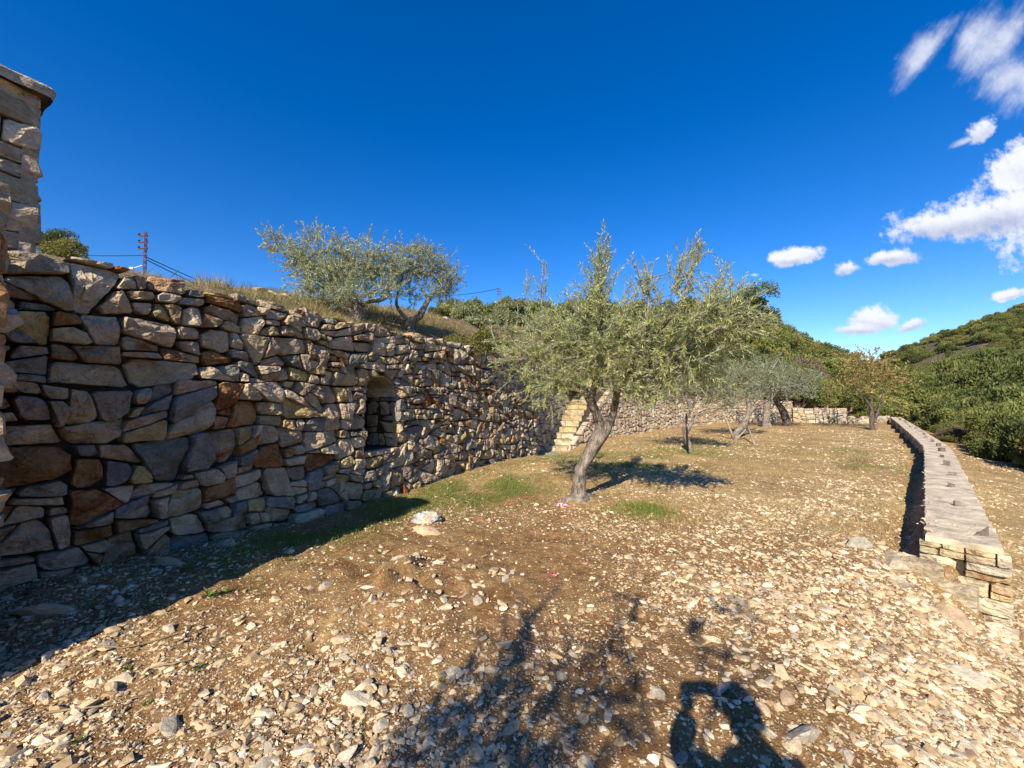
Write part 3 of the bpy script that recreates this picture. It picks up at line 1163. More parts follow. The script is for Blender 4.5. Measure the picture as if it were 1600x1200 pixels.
# ------------------------------------------------------------------ staircase
def build_stairs():
    r = random.Random(3)
    pr = np.array((1.80, 12.95)); wd = 1.25
    base = Vector((pr[0], pr[1], -.2))
    root = tag(empty('stone_staircase', base), 'yellow limestone block staircase climbing the terrace behind the leaning olive trunk', 'staircase')
    ts, ns = T3, N3
    rise, run = .19, .31
    o = Vector((pr[0], pr[1], -.22))
    for i in range(15):
        # one step: two or three squared blocks side by side
        step = None
        cuts = [0, wd * r.uniform(.38, .62), wd] if i % 2 else [0, wd * r.uniform(.2, .3), wd * r.uniform(.55, .75), wd]
        for a, b in zip(cuts, cuts[1:]):
            mp = plane_map(o - ns * wd + ts * (run * i), ns, Z3, -ts)
            poly = [(a, rise * i), (b, rise * i), (b, rise * (i + 1)), (a, rise * (i + 1))]
            vs, fs, c = stone_geo(poly, r, gap=.006, depth=run + .06, relief=.02, step=.07, proud=.012, rough=.35)
            mb = MB()
            mb.add([mp(*v) for v in vs], fs, pick(YELLOW, r))
            # top of the block (tread)
            mb.box(mp(a + .008, rise * (i + 1) - .03, -.01), ns * (b - a - .016), ts * (run + .04), Z3 * .026, pick(YELLOW, r))
            if step is None:
                step = link('step', mb.mesh('step', [M_stone], base), root)
            else:
                link('block', mb.mesh('block', [M_stone], base), step)
    mb = MB()
    mb.box(o - ns * (wd + .02) - ts * .0 + Z3 * -.2, ns * wd, ts * 4.7, Z3 * .15)
    # sloping fill under the steps
    q = o + ts * .12
    a, b = q - ns * wd, q
    e = ts * 4.6 + Z3 * 2.75
    mb.add([a, b, b + e, a + e, b + ts * 4.6 - Z3 * .2, a + ts * 4.6 - Z3 * .2], [(0, 1, 2, 3), (1, 4, 2), (0, 3, 5)])
    link('stair_core', mb.mesh('stair_core', [M_core], base), root)
    # inner wall of the stair, continuing the line of the big wall
    p0 = wall_map(WALL_LEN - .5, 0, -.30)
    im = plane_map(p0, T3, Z3, N3)
    iw = tag(empty('stone_wall', p0), 'shaded inner side wall on the left of the yellow stairs', 'stone wall')
    put_stones(iw, cells(0, 6.2, -.35, 2.75, r, top=lambda u: 2.7), im, PALETTE2, r, limit=150, relief=.05, key=lambda p: p[0][0])
    mb = MB()
    mb.box(p0 - N3 * .4 - Z3 * .4, T3 * 6.2, N3 * .35, Z3 * 3.0)
    link('wall_core', mb.mesh('wall_core', [M_core], p0), iw)
    # landing slab
    sl_ = MB()
    c0 = o - ns * .95 - ts * .62
    vs, fs, c = stone_geo([(0, 0), (.95, 0), (.98, .55), (.02, .6)], r, gap=.01, depth=.1, relief=.015, step=.12, proud=0, rough=.4)
    sl_.add([c0 + ns * u + ts * v + Z3 * (.03 + w_) for u, v, w_ in vs], [f[::-1] for f in fs], (.3, .28, .24, 0))
    tag(link('landing_slab', sl_.mesh('landing_slab', [M_slab], c0), None, c0), 'flat grey stone slab on the ground at the foot of the yellow stairs', 'slab')


build_stairs()


# ------------------------------------------------------------------ second retaining wall, end wall, rubble, parapet
def poly_wall(name, label, pts, topf, zb, thick, pal, seed, am, limit, cat='stone wall', key=None, relief=.05, step=.06):
    r = random.Random(seed)
    mp = line_map(pts)
    root = tag(empty(name, mp(0, zb, 0)), label, cat)
    P = cells(0, mp.length, zb, 3.2, r, top=topf, amin=am, amax=am * 3.6, asp=1.6, jit=.38)
    P = [p for p in P if min(q[1] for q in p) < topf(p[0][0]) - .04]
    put_stones(root, P, mp, pal, r, limit=limit, relief=relief, step=step, key=key or (lambda p: p[0][0]))
    mb = MB()
    us = np.arange(0, mp.length, .3)
    us = np.r_[us, mp.length]
    for a, b in zip(us, us[1:]):
        a, b = a + .002, b - .002
        za, zb_ = topf(a) - .1, topf(b) - .1
        vs = [mp(a, zb - .1, -.05), mp(b, zb - .1, -.05), mp(b, zb_, -.05), mp(a, za, -.05), mp(b, zb_, -thick), mp(a, za, -thick), mp(a, zb - .1, -thick), mp(b, zb - .1, -thick)]
        mb.add(vs, [(0, 1, 2, 3), (3, 2, 4, 5), (0, 3, 5, 6), (1, 7, 4, 2), (6, 5, 4, 7)])
    link('wall_core', mb.mesh('wall_core', [M_core], root.location), root)
    return root, mp


def top2(u):
    cheek = -.15 + .60 * u
    body = np.interp(u, [0, 3.5, 8, 14, 24], [2.2, 2.15, 1.9, 1.55, 1.25])
    return float(min(cheek, body)) + .05 * noise.noise(Vector((u * 1.7, 8, 0)))


poly_wall('stone_wall', 'long pinkish dry stone retaining wall right of the yellow stairs, behind the olive trees', WALL2, top2, -.3, .5, PALETTE2, 31, .03, 290)
poly_wall('stone_wall', 'low sunlit cream stone wall closing the far end of the terrace', [(17.9, 25.35), (20.25, 24.0)], lambda u: .93, -.1, .4, YELLOW + PALETTE2[:2], 33, .05, 80)
poly_wall('stone_wall', 'broken low rubble wall between the far cream wall and the parapet', [(20.3, 24.0), (22.2, 24.1), (24.3, 25.6)], lambda u: .38 + .16 * noise.noise(Vector((u * 2.3, 1, 0))), -.1, .5, PALETTE2, 35, .03, 60)


def build_parapet():
    r = random.Random(41)
    base = Vector((PAR[0][0], PAR[0][1], -.7))
    root = tag(empty('parapet_wall', base), 'low stone parapet with a flat concrete top and steel plates along the right side', 'parapet')
    mp = line_map(spline([tuple(p) for p in PAR], 6))
    # note: +w is the outer (right) side
    Ln = mp.length

    def ztop(u):
        return .205 + .004 * u
    hw = .25
    us = np.r_[np.arange(0, 12, .09), np.arange(12, Ln, .25), Ln]
    cap = MB()
    ws = [-1, -.99, -.6, -.2, .2, .6, .99, 1]
    zo = [-.06, 0, 0, 0, 0, 0, 0, -.06]
    V = []
    for u in us:
        e1 = .03 * noise.noise(Vector((u * 5, 1, 0))) + .035 * noise.noise(Vector((u * 13, 1, 0)))
        e2 = .03 * noise.noise(Vector((u * 5, 9, 0))) + .035 * noise.noise(Vector((u * 13, 9, 0)))
        for k, (a, dz) in enumerate(zip(ws, zo)):
            w_ = a * hw + (e1 if a < -.8 else e2 if a > .8 else 0)
            z = ztop(u) + dz + .003 * noise.noise(Vector((u * 4, a * 2, 3))) - (.012 * abs(noise.noise(Vector((u * 12, a, 5)))) if abs(a) > .9 else 0)
            V.append(mp(u, z, w_))
    nk = len(ws)
    Fs = []
    for i in range(len(us) - 1):
        for k in range(nk - 1):
            Fs.append((i * nk + k, i * nk + k + 1, (i + 1) * nk + k + 1, (i + 1) * nk + k))
        Fs.append((i * nk + nk - 1, i * nk, (i + 1) * nk, (i + 1) * nk + nk - 1))
    Fs.append(tuple(range(nk))[::-1])
    Fs.append(tuple((len(us) - 1) * nk + k for k in range(nk)))
    cap.add(V, Fs)
    link('cap', cap.mesh('cap', [M_concrete], base), root)
    core = MB()
    for a, b in zip(us[::3], us[3::3]):
        a += .001; b -= .001
        vs = [mp(u, z, w_) for u in (a, b) for z in (-.9, ztop(u) - .055) for w_ in (-hw + .05, hw - .05)]
        core.add(vs, [(0, 4, 6, 2), (1, 3, 7, 5), (0, 2, 3, 1), (4, 5, 7, 6), (2, 6, 7, 3)])
    link('wall_core', core.mesh('wall_core', [M_core], base), root)
    # both faces
    for side in (-1, 1):
        f = (lambda u, v, w_, s=side: mp(u, v, s * (hw - .03 + w_)))
        P = cells(0, Ln, -.75 if side > 0 else -.35, .5, r, top=lambda u: ztop(u) - .045, amin=.025, amax=.07, asp=2)
        put_stones(root, P, f, PALETTE2, r, limit=60, relief=.03, step=.07, key=lambda p: p[0][0], depth=.08)
    # hewn end face
    d = (PAR[1] - PAR[0]) / np.hypot(*(PAR[1] - PAR[0]))
    D3, R3 = Vector((d[0], d[1], 0)), Vector((d[1], -d[0], 0))
    o = Vector((PAR[0][0], PAR[0][1], 0)) - D3 * .015
    em = plane_map(o - R3 * .30, R3, Z3, -D3)
    P = cells(0, .60, -.95, .15, r, amin=.016, amax=.05, asp=2.2, jit=.1)
    put_stones(root, P, em, YELLOW + [((.5, .36, .2), .15, 8)], r, relief=.035, depth=.12, proud=.05, gap=.006)
    # a stepped toe of larger stones in front of the end
    toe = [(-.46, -.01, .34, .22, -.02), (-.20, -.04, .26, .2, -.17), (.04, -.03, .26, .2, -.46)]
    for (a, b, lx, ly, z) in toe:
        poly = [(0, 0), (lx, r.uniform(-.04, .04)), (lx + r.uniform(-.05, .05), ly), (r.uniform(0, .06), ly)]
        vs, fs, c = stone_geo(poly, r, gap=.006, depth=.35, relief=.035, step=.06, proud=.01)
        mb = MB()
        oo = o + R3 * a + D3 * (b - ly)
        mb.add([oo + R3 * u + D3 * v + Z3 * (z + w_) for u, v, w_ in vs], fs, pick(PALETTE[:2] + PALETTE[4:5], r))
        link('stone', mb.mesh('stone', [M_stone], base), root)
    # steel fixing plates set in the concrete
    u = .30
    kx = 0
    while u < Ln - 1:
        mb = MB()
        wv = .02 + r.uniform(-.04, .05)
        an = r.uniform(-.5, .9)
        p = mp(u, ztop(u) - .02, wv)
        t = mp(u + .1, 0, wv) - mp(u, 0, wv); t.normalize()
        s = Vector((t.y, -t.x, 0))
        a = (s * math.cos(an) + t * math.sin(an)); b = Vector((-a.y, a.x, 0))
        wdt, h = r.uniform(.07, .11), r.uniform(.08, .15)
        lean = t * r.uniform(-.02, .05)
        if kx == 0:      # the nearest plate is bent over to a triangle
            mb.add([p, p + a * .15, p + a * .15 + Z3 * .12, p + b * .006, p + a * .15 + b * .006, p + a * .15 + b * .006 + Z3 * .12],
                   [(0, 1, 2), (5, 4, 3), (0, 3, 4, 1), (1, 4, 5, 2), (2, 5, 3, 0)])
        else:
            k = r.uniform(.45, 1)
            v8 = [p, p + a * wdt, p + a * wdt + Z3 * h * k + lean, p + Z3 * h + lean]
            mb.add(v8 + [q + b * .006 for q in v8], [(0, 1, 2, 3), (7, 6, 5, 4), (0, 4, 5, 1), (1, 5, 6, 2), (2, 6, 7, 3), (3, 7, 4, 0)])
            if r.random() < .6:
                mb.box(p + b * .006, a * .008, b * .07, Z3 * h * .8)
        link('steel_plate', mb.mesh('steel_plate', [M_steel], base), root)
        u += r.uniform(1.25, 1.6) if kx else 1.45
        kx += 1


build_parapet()


# ------------------------------------------------------------------ leaves, twigs, trees
def leaf_quads(P, D, Nrm, Ln, Wd):
    """diamond leaves: base points P, directions D, normals Nrm, lengths, widths -> verts (4 per leaf), faces"""
    D = D / np.linalg.norm(D, axis=1, keepdims=True)
    S = np.cross(D, Nrm)
    S /= np.maximum(np.linalg.norm(S, axis=1, keepdims=True), 1e-6)
    Up = np.cross(S, D)
    L_ = Ln[:, None]; W_ = Wd[:, None]
    V = np.stack([P, P + D * L_ * .45 + S * W_ * .5 + Up * W_ * .18, P + D * L_, P + D * L_ * .45 - S * W_ * .5 + Up * W_ * .18], 1).reshape(-1, 3)
    Fc = np.arange(len(V)).reshape(-1, 4)
    return V, Fc


def rand_dirs(n, g):
    v = g.normal(size=(n, 3))
    return v / np.linalg.norm(v, axis=1, keepdims=True)


def twig_cloud(blobs, g, leaf=.055, width=.011, spacing=.02, tint=((.15, .17, .07), (.22, .23, .10)), wild=.5, droop=.0):
    """blobs: (cx,cy,cz, rx,ry,rz, n_twigs, length, (dx,dy,dz) preferred direction, strength).
    Returns leaf arrays and twig polylines."""
    LP, LD, LN, TW = [], [], [], []
    for (cx, cy, cz, rx, ry, rz, n, tl, pd, ps) in blobs:
        for _ in range(n):
            q = g.normal(size=3); q /= np.linalg.norm(q)
            q *= g.random() ** .45
            p = np.array((cx, cy, cz)) + q * (rx, ry, rz)
            d = q * .9 + g.normal(size=3) * wild + np.array(pd) * ps
            d /= np.linalg.norm(d)
            l = tl * g.uniform(.6, 1.3)
            m = max(4, int(l / spacing))
            p = p - d * l * .5
            bend = g.normal(size=3) * .25 + np.array((0, 0, -droop))
            pts = []
            for i in range(m + 1):
                t = i / m
                pts.append(p + d * l * t + bend * l * t * t * .5)
            pts = np.array(pts)
            TW.append(pts[[0, m // 3, 2 * m // 3, m]])
            tt = np.gradient(pts, axis=0)
            tt /= np.linalg.norm(tt, axis=1, keepdims=True)
            ph = g.uniform(0, 6.28)
            a = np.cross(tt[0], (.3, .2, .93)); a /= np.linalg.norm(a)
            b = np.cross(tt[0], a)
            for i in range(1, m + 1):
                an = ph + i * 1.62
                for sgn in (1, -1):
                    if g.random() < .14:
                        continue
                    rd = sgn * (a * math.cos(an) + b * math.sin(an))
                    LP.append(pts[i]); LD.append(tt[i] * g.uniform(.5, 1.1) + rd * g.uniform(.5, .9) + g.normal(size=3) * .12)
                    LN.append(tt[i] * .9 - rd * .3 + g.normal(size=3) * .3)
    LP, LD, LN = np.array(LP), np.array(LD), np.array(LN)
    n = len(LP)
    V, Fc = leaf_quads(LP, LD, LN, leaf * g.uniform(.65, 1.25, n), width * g.uniform(.75, 1.25, n))
    k = g.random(n)[:, None]
    t0, t1 = np.array(tint[0]), np.array(tint[1])
    col = (t0 * (1 - k) + t1 * k) * g.uniform(.8, 1.25, n)[:, None]
    col = np.repeat(np.c_[col, np.ones(n)], 4, axis=0)
    return V, Fc, col, TW


def twigs_mesh(TW, r0, V, Fc, col):
    """append three sided twig tubes; returns verts, faces list, tint, material index"""
    vv, ff = [], []
    base = len(V)
    for pts in TW:
        n = len(pts)
        d = pts[-1] - pts[0]; d = d / max(np.linalg.norm(d), 1e-6)
        a = np.cross(d, (.3, .2, .93)); a /= max(np.linalg.norm(a), 1e-6)
        b = np.cross(d, a)
        for i, p in enumerate(pts):
            r = r0 * (1 - .8 * i / (n - 1))
            for k in range(3):
                an = k * 2.094
                vv.append(p + (a * math.cos(an) + b * math.sin(an)) * r)
        for i in range(n - 1):
            for k in range(3):
                k2 = (k + 1) % 3
                ff.append((base + i * 3 + k, base + i * 3 + k2, base + (i + 1) * 3 + k2, base + (i + 1) * 3 + k))
        base += n * 3
    ff = np.array(ff, np.int32).reshape(-1, 4)
    V2 = np.concatenate([V, np.array(vv).reshape(-1, 3)])
    F2 = np.concatenate([Fc, ff])
    mi = np.r_[np.zeros(len(Fc), int), np.ones(len(ff), int)]
    c2 = np.concatenate([col, np.tile((1, 1, 1, 1), (len(vv), 1))])
    return V2, F2, c2, mi


def make_tree(name, label, base, limbs, blobs, seed, group=None, cat='tree', leafmat=None, bark=None, lump=.16, sides=12, **kw):
    """limbs: list of [(x,y,z,r), ...] world polylines; blobs as in twig_cloud, world coordinates"""
    g = np.random.default_rng(seed)
    root = tag(empty(name, base), label, cat, group)
    mb = MB()
    allp = []
    for i, l in enumerate(limbs):
        s = spline(l, 7)
        allp += [q[:3] for q in s]
        mb.tube([q[:3] for q in s], [max(q[3], .004) for q in s], sides if i < 3 else 7, lump if i < 3 else lump * .6, seed=seed * 3.1 + i)
    allp = np.array(allp)
    # branches from the limbs into every part of the crown
    for (cx, cy, cz, rx, ry, rz, n, tl, pd, ps) in blobs:
        for _ in range(max(2, n // 16)):
            q = g.normal(size=3); q /= np.linalg.norm(q)
            e = np.array((cx, cy, cz)) + q * (rx, ry, rz) * g.uniform(.3, .9)
            dd = np.linalg.norm(allp - e, axis=1) + .6 * np.maximum(allp[:, 2] - e[2], 0) + .35 * np.maximum(1.0 - (allp[:, 2] - base[2]), 0)
            s0 = allp[np.argmin(dd)]
            mid = (s0 + e) / 2 + g.normal(size=3) * .09 * np.linalg.norm(e - s0)
            s = spline([tuple(s0), tuple(mid), tuple(e)], 3)
            ln = np.linalg.norm(e - s0)
            r0 = min(.02, .006 + .011 * ln)
            mb.tube(s, np.linspace(r0, .003, len(s)), 5, 0)
    tr = link('trunk', mb.mesh('trunk', [bark or M_bark], base, smooth=True), root)
    V, Fc, col, TW = twig_cloud(blobs, g, **kw)
    V, Fc, col, mi = twigs_mesh(TW, .0035, V, Fc, col)
    V = V - np.array(base)
    cr = link('crown', np_mesh('crown', V, Fc, col, [leafmat or M_olive, M_twig], mi), root)
    return root


def B(px, py, d, rpx, rpy, n, tl, pd=(0, 0, 1), ps=.25, ry=None):
    """crown part centred where the photograph shows it at depth d, radii in metres from its size there"""
    p = at(px, py, d)
    rx, rz = rpx * d / F, rpy * d / F
    return (p.x, p.y, p.z, rx, ry if ry else rx * .85, rz, n, tl, pd, ps)


def Lb(*a):
    out = []
    for (px, py, d, r) in a:
        p = at(px, py, d)
        out.append((p.x, p.y, p.z, r))
    return out


def grounded(px, d):
    x = (px - 800) / F * d
    return Vector((x, d, g1(x, d)))


UPD = (0, 0, 1)
# --- the olive in front
b0 = grounded(907, 6.15)
limbs = [[(b0.x - .02, b0.y, b0.z - .12, .23)] + Lb((905, 768, 6.15, .125), (908, 735, 6.1, .10), (925, 702, 6.05, .10), (938, 680, 6.0, .115), (945, 672, 6.0, .085)),
         Lb((940, 680, 6.0, .085), (935, 655, 5.95, .07), (922, 625, 5.85, .062), (905, 600, 5.8, .048), (880, 570, 5.7, .04), (850, 535, 5.7, .02)),
         Lb((943, 678, 6.0, .085), (957, 650, 5.9, .058), (963, 620, 5.7, .05), (975, 585, 5.4, .05), (1000, 545, 5.1, .035), (1045, 500, 4.7, .02), (1075, 450, 4.55, .01)),
         Lb((922, 625, 5.85, .05), (935, 580, 5.6, .045), (940, 520, 5.4, .03), (938, 450, 5.3, .015), (942, 385, 5.3, .006)),
         Lb((905, 602, 5.8, .04), (860, 605, 5.7, .025), (820, 600, 5.9, .012)),
         Lb((870, 555, 5.7, .02), (850, 500, 5.85, .014), (846, 455, 5.9, .009), (849, 405, 5.9, .004)), Lb((1000, 545, 5.1, .03), (1012, 490, 5.0, .016), (1014, 425, 5.0, .006)),
         Lb((975, 585, 5.4, .035), (1040, 555, 4.8, .025), (1110, 520, 4.3, .014), (1150, 490, 4.15, .008)),
         [(b0.x, b0.y, b0.z - .02, .12), (b0.x + .25, b0.y + .1, b0.z - .03, .05), (b0.x + .4, b0.y + .12, b0.z - .08, .03)],
         [(b0.x, b0.y, b0.z - .02, .12), (b0.x - .25, b0.y - .05, b0.z - .03, .05), (b0.x - .4, b0.y - .1, b0.z - .08, .03)]]
blobs = [B(955, 520, 5.3, 85, 70, 230, .42), B(885, 540, 5.6, 72, 72, 190, .42), B(826, 565, 5.9, 48, 52, 80, .40, (-.5, 0, -.2), .3), B(1045, 515, 4.9, 85, 65, 190, .40),
         B(1130, 500, 4.3, 55, 52, 95, .36, (.5, 0, .3), .4), B(1030, 580, 5.1, 65, 50, 105, .38, (0, 0, -.5), .3), B(940, 575, 5.4, 60, 40, 80, .38, (0, 0, -.6), .3), B(862, 612, 5.6, 36, 42, 48, .36, (-.2, 0, -1), .5),
         B(935, 440, 5.3, 20, 55, 34, .42, UPD, 1.5), B(945, 405, 5.3, 14, 30, 16, .36, UPD, 1.7), B(918, 470, 5.3, 30, 25, 22, .4, UPD, 1.2),
         B(1062, 430, 4.7, 18, 40, 24, .36, (.35, 0, 1), 2.2), B(1086, 395, 4.6, 10, 22, 9, .3, (.4, 0, 1), 2.4),
         B(1012, 440, 5.0, 28, 28, 18, .36, UPD, 1.5), B(848, 440, 5.9, 14, 36, 7, .4, UPD, 2.6), B(826, 455, 6.0, 12, 30, 5, .38, UPD, 2.6), B(1125, 445, 4.5, 24, 22, 12, .32, UPD, 1.4),
         B(795, 525, 6.1, 36, 40, 30, .4, (-.3, 0, .6), .6), B(1085, 570, 4.8, 50, 40, 75, .36, (.3, 0, -.4), .4), B(1000, 610, 5.3, 50, 28, 42, .36, (0, 0, -.6), .4), B(1180, 500, 4.2, 28, 32, 20, .3, (.7, 0, .2), .8)]
make_tree('olive_tree', 'nearest olive tree with a twisted forked trunk and wide crown in front of the stairs', b0, limbs, blobs, 1,
          tint=((.20, .225, .085), (.46, .46, .20)), leaf=.064, width=.013, spacing=.0185)

# --- the smaller olives down the terrace
b = grounded(1078, 11.44)
make_tree('olive_tree', 'small olive tree with a pale bent split trunk, second from the camera in the row', b,
          [[(b.x, b.y, b.z - .1, .14)] + Lb((1078, 700, 11.44, .085), (1069, 672, 11.44, .07), (1074, 650, 11.44, .045), (1086, 628, 11.32, .035), (1100, 600, 11.19, .025)),
           Lb((1070, 680, 11.44, .07), (1080, 662, 11.56, .05), (1084, 650, 11.69, .03)), Lb((1080, 640, 9.25, .035), (1070, 615, 11.32, .025), (1060, 590, 11.19, .015))],
          [B(1080, 590, 11.32, 65, 40, 170, .5), B(1120, 600, 11.32, 50, 38, 90, .5), B(1045, 600, 11.32, 40, 35, 80, .5), B(1090, 560, 11.44, 50, 30, 70, .5), B(1140, 625, 11.44, 25, 18, 24, .45, (.4, 0, -.6), .5)],
          2, tint=((.19, .195, .09), (.38, .36, .18)), leaf=.075, width=.017, spacing=.024)
b = grounded(1150, 15.6)
make_tree('olive_tree', 'olive tree leaning right over its wooden props, third in the row', b,
          [[(b.x, b.y, b.z - .1, .2)] + Lb((1150, 678, 15.6, .12), (1163, 662, 15.6, .11), (1170, 642, 15.6, .09), (1168, 618, 15.6, .09)), Lb((1168, 650, 15.6, .09), (1180, 635, 15.6, .07), (1200, 625, 15.6, .05), (1215, 605, 15.4, .03))],
          [B(1150, 595, 15.6, 45, 30, 120, .6), B(1185, 590, 15.4, 45, 30, 110, .6), B(1130, 612, 15.6, 30, 22, 50, .5)], 3, tint=((.19, .21, .12), (.34, .35, .22)), leaf=.10, width=.026, spacing=.035)
b = grounded(1198, 20.5)
make_tree('olive_tree', 'silvery olive tree on an upright trunk with flared roots near the far end wall', b,
          [[(b.x, b.y, b.z - .1, .38)] + Lb((1198, 662, 20.5, .2), (1198, 645, 20.5, .16), (1200, 628, 20.5, .14), (1215, 608, 20.3, .07))],
          [B(1215, 592, 20.3, 58, 28, 170, .7), B(1250, 600, 20.2, 32, 24, 70, .7), B(1190, 605, 20.4, 30, 22, 50, .6)], 4, tint=((.17, .20, .13), (.30, .32, .22)), leaf=.12, width=.034, spacing=.045)
b = grounded(1229, 22)
make_tree('olive_tree', 'dark trunked olive tree leaning left, farthest in the row beside the end wall', b,
          [[(b.x, b.y, b.z - .1, .25)] + Lb((1228, 655, 22, .2), (1222, 640, 22, .17), (1212, 625, 22, .13), (1205, 610, 22, .08))],
          [B(1215, 600, 22.5, 40, 24, 90, .7), B(1245, 608, 22, 30, 18, 50, .6)], 5, bark=M_bark2, tint=((.14, .17, .10), (.26, .28, .19)), leaf=.12, width=.034, spacing=.05)
b = grounded(1363, 19.3)
make_tree('almond_tree', 'small thin tree with sparse yellow and rust autumn leaves beside the parapet', b,
          [[(b.x, b.y, b.z - .1, .12)] + Lb((1362, 664, 19.3, .1), (1362, 648, 19.3, .09), (1360, 635, 19.3, .06), (1340, 610, 19.3, .035), (1322, 590, 19.2, .015)),
           Lb((1366, 660, 19.3, .07), (1372, 642, 19.3, .06), (1380, 615, 19.3, .03), (1392, 580, 19.3, .012)), Lb((1361, 640, 19.3, .05), (1362, 605, 19.3, .03), (1358, 565, 19.3, .012))],
          [B(1335, 590, 19.3, 36, 30, 46, .7), B(1375, 585, 19.3, 38, 34, 56, .7), B(1358, 560, 19.3, 42, 20, 40, .7), B(1400, 590, 19.3, 22, 26, 22, .6)], 6,
          leafmat=M_leaf, bark=M_bark2, tint=((.38, .36, .12), (.38, .21, .10)), leaf=.13, width=.06, spacing=.07)

# --- olives on the upper terrace


def hpoint(px, d):
    x = (px - 800) / F * d
    return Vector((x, d, float(hz(np.array([x]), np.array([d]))[0])))


b = at(548, 490, 8.3)
make_tree('olive_tree', 'bushy silver olive tree on the wall top above the niche, spreading left', b,
          [[(b.x, b.y, b.z - .5, .14)] + Lb((560, 488, 8.3, .11), (552, 470, 8.3, .09), (546, 445, 8.3, .06), (540, 415, 8.3, .03)), Lb((555, 486, 8.3, .07), (533, 478, 8.3, .055), (527, 455, 8.2, .04), (500, 425, 8.2, .02)),
           Lb((556, 484, 8.3, .06), (575, 472, 8.4, .045), (598, 468, 8.5, .03), (615, 450, 8.5, .015)), Lb((500, 425, 8.2, .02), (465, 400, 8.1, .012), (435, 370, 8.1, .005))],
          [B(510, 410, 8.3, 50, 42, 150, .42), B(560, 405, 8.4, 50, 38, 150, .42), B(535, 440, 8.2, 55, 30, 100, .42), B(595, 420, 8.5, 42, 34, 90, .4), B(470, 410, 8.2, 32, 28, 60, .4), B(432, 378, 8.1, 20, 24, 34, .36, (-.4, 0, .8), 1.0), B(455, 400, 8.1, 22, 20, 26, .36),
           B(490, 365, 8.3, 18, 16, 16, .36, UPD, 1.6), B(480, 455, 8.0, 40, 18, 36, .36), B(545, 462, 7.9, 46, 16, 60, .36), B(600, 455, 8.3, 34, 20, 50, .36), B(500, 440, 8.2, 40, 24, 60, .38)], 7, tint=((.19, .21, .12), (.36, .37, .24)), leaf=.072, width=.017, spacing=.021)
b = at(650, 506, 9.3)
make_tree('olive_tree', 'thinner olive tree with a curved bare trunk on the wall top beside the bushy one', b,
          [[(b.x, b.y, b.z - .5, .13)] + Lb((640, 505, 9.3, .09), (655, 495, 9.3, .08), (664, 478, 9.3, .065), (672, 465, 9.3, .045), (690, 440, 9.3, .02)),
           Lb((636, 500, 9.3, .05), (622, 482, 9.2, .04), (620, 465, 9.2, .03), (630, 430, 9.2, .012)), Lb((670, 468, 9.3, .035), (655, 445, 9.3, .025), (648, 415, 9.3, .012))],
          [B(635, 410, 9.2, 36, 32, 105, .42), B(672, 418, 9.3, 40, 30, 105, .42), B(700, 435, 9.4, 24, 24, 50, .4), B(625, 440, 9.2, 22, 24, 30, .4), B(655, 390, 9.3, 28, 12, 26, .38), B(690, 455, 9.3, 24, 20, 36, .38), B(640, 460, 9.1, 22, 18, 30, .36)], 8, tint=((.19, .21, .12), (.36, .36, .22)), leaf=.075, width=.018, spacing=.023)

# --- an olive behind the camera: only its shadow falls into the picture
kx, ky = -sd.x / -sd.z, -sd.y / -sd.z


def sb(px, py, h, rx, rz, n, tl=.45, pd=UPD, ps=.4):
    """crown part at height h whose shadow falls where the photograph shows it on the ground"""
    d = 1.6 * F / (py - 620)
    x = (px - 800) / F * d
    return (x + kx * h, d + ky * h, h, rx, rx, rz, n, tl, pd, ps)


bb = [sb(760, 1150, 2.5, .34, .3, 44), sb(790, 1040, 2.7, .18, .3, 16), sb(830, 975, 2.8, .10, .22, 5), sb(880, 1080, 2.6, .30, .25, 10), sb(950, 1010, 2.7, .22, .2, 7), sb(990, 940, 2.9, .12, .15, 4), sb(1150, 955, 2.9, .14, .2, 5),
      sb(1100, 1000, 2.8, .25, .2, 8), sb(640, 1170, 2.6, .3, .3, 12), sb(860, 1200, 2.4, .4, .3, 44), sb(720, 1090, 2.6, .2, .2, 12), sb(1000, 1080, 2.6, .22, .2, 8)]
bx, by = -1.75, -2.6
b = Vector((bx, by, g1(bx, by)))
tops = [(q[0], q[1], q[2]) for q in bb]
make_tree('olive_tree', 'olive tree behind the viewpoint that throws the feathery shadows on the gravel', b,
          [[(bx, by, b.z - .1, .2), (bx + .02, by, .6, .14), (bx + .1, by + .1, 1.3, .12), (bx + .05, by + .2, 1.9, .08)]] + [[(bx + .05, by + .15, 1.7, .05), ((bx + t[0]) / 2, (by + t[1]) / 2, (1.7 + t[2]) / 2 - .1, .018), (t[0], t[1], t[2], .005)] for t in tops[::2]],
          bb + [(bx - .6, by - .4, 2.7, .8, .8, .6, 90, .45, UPD, .3)], 9, tint=((.13, .145, .05), (.24, .24, .09)), leaf=.066, width=.0135, spacing=.022)


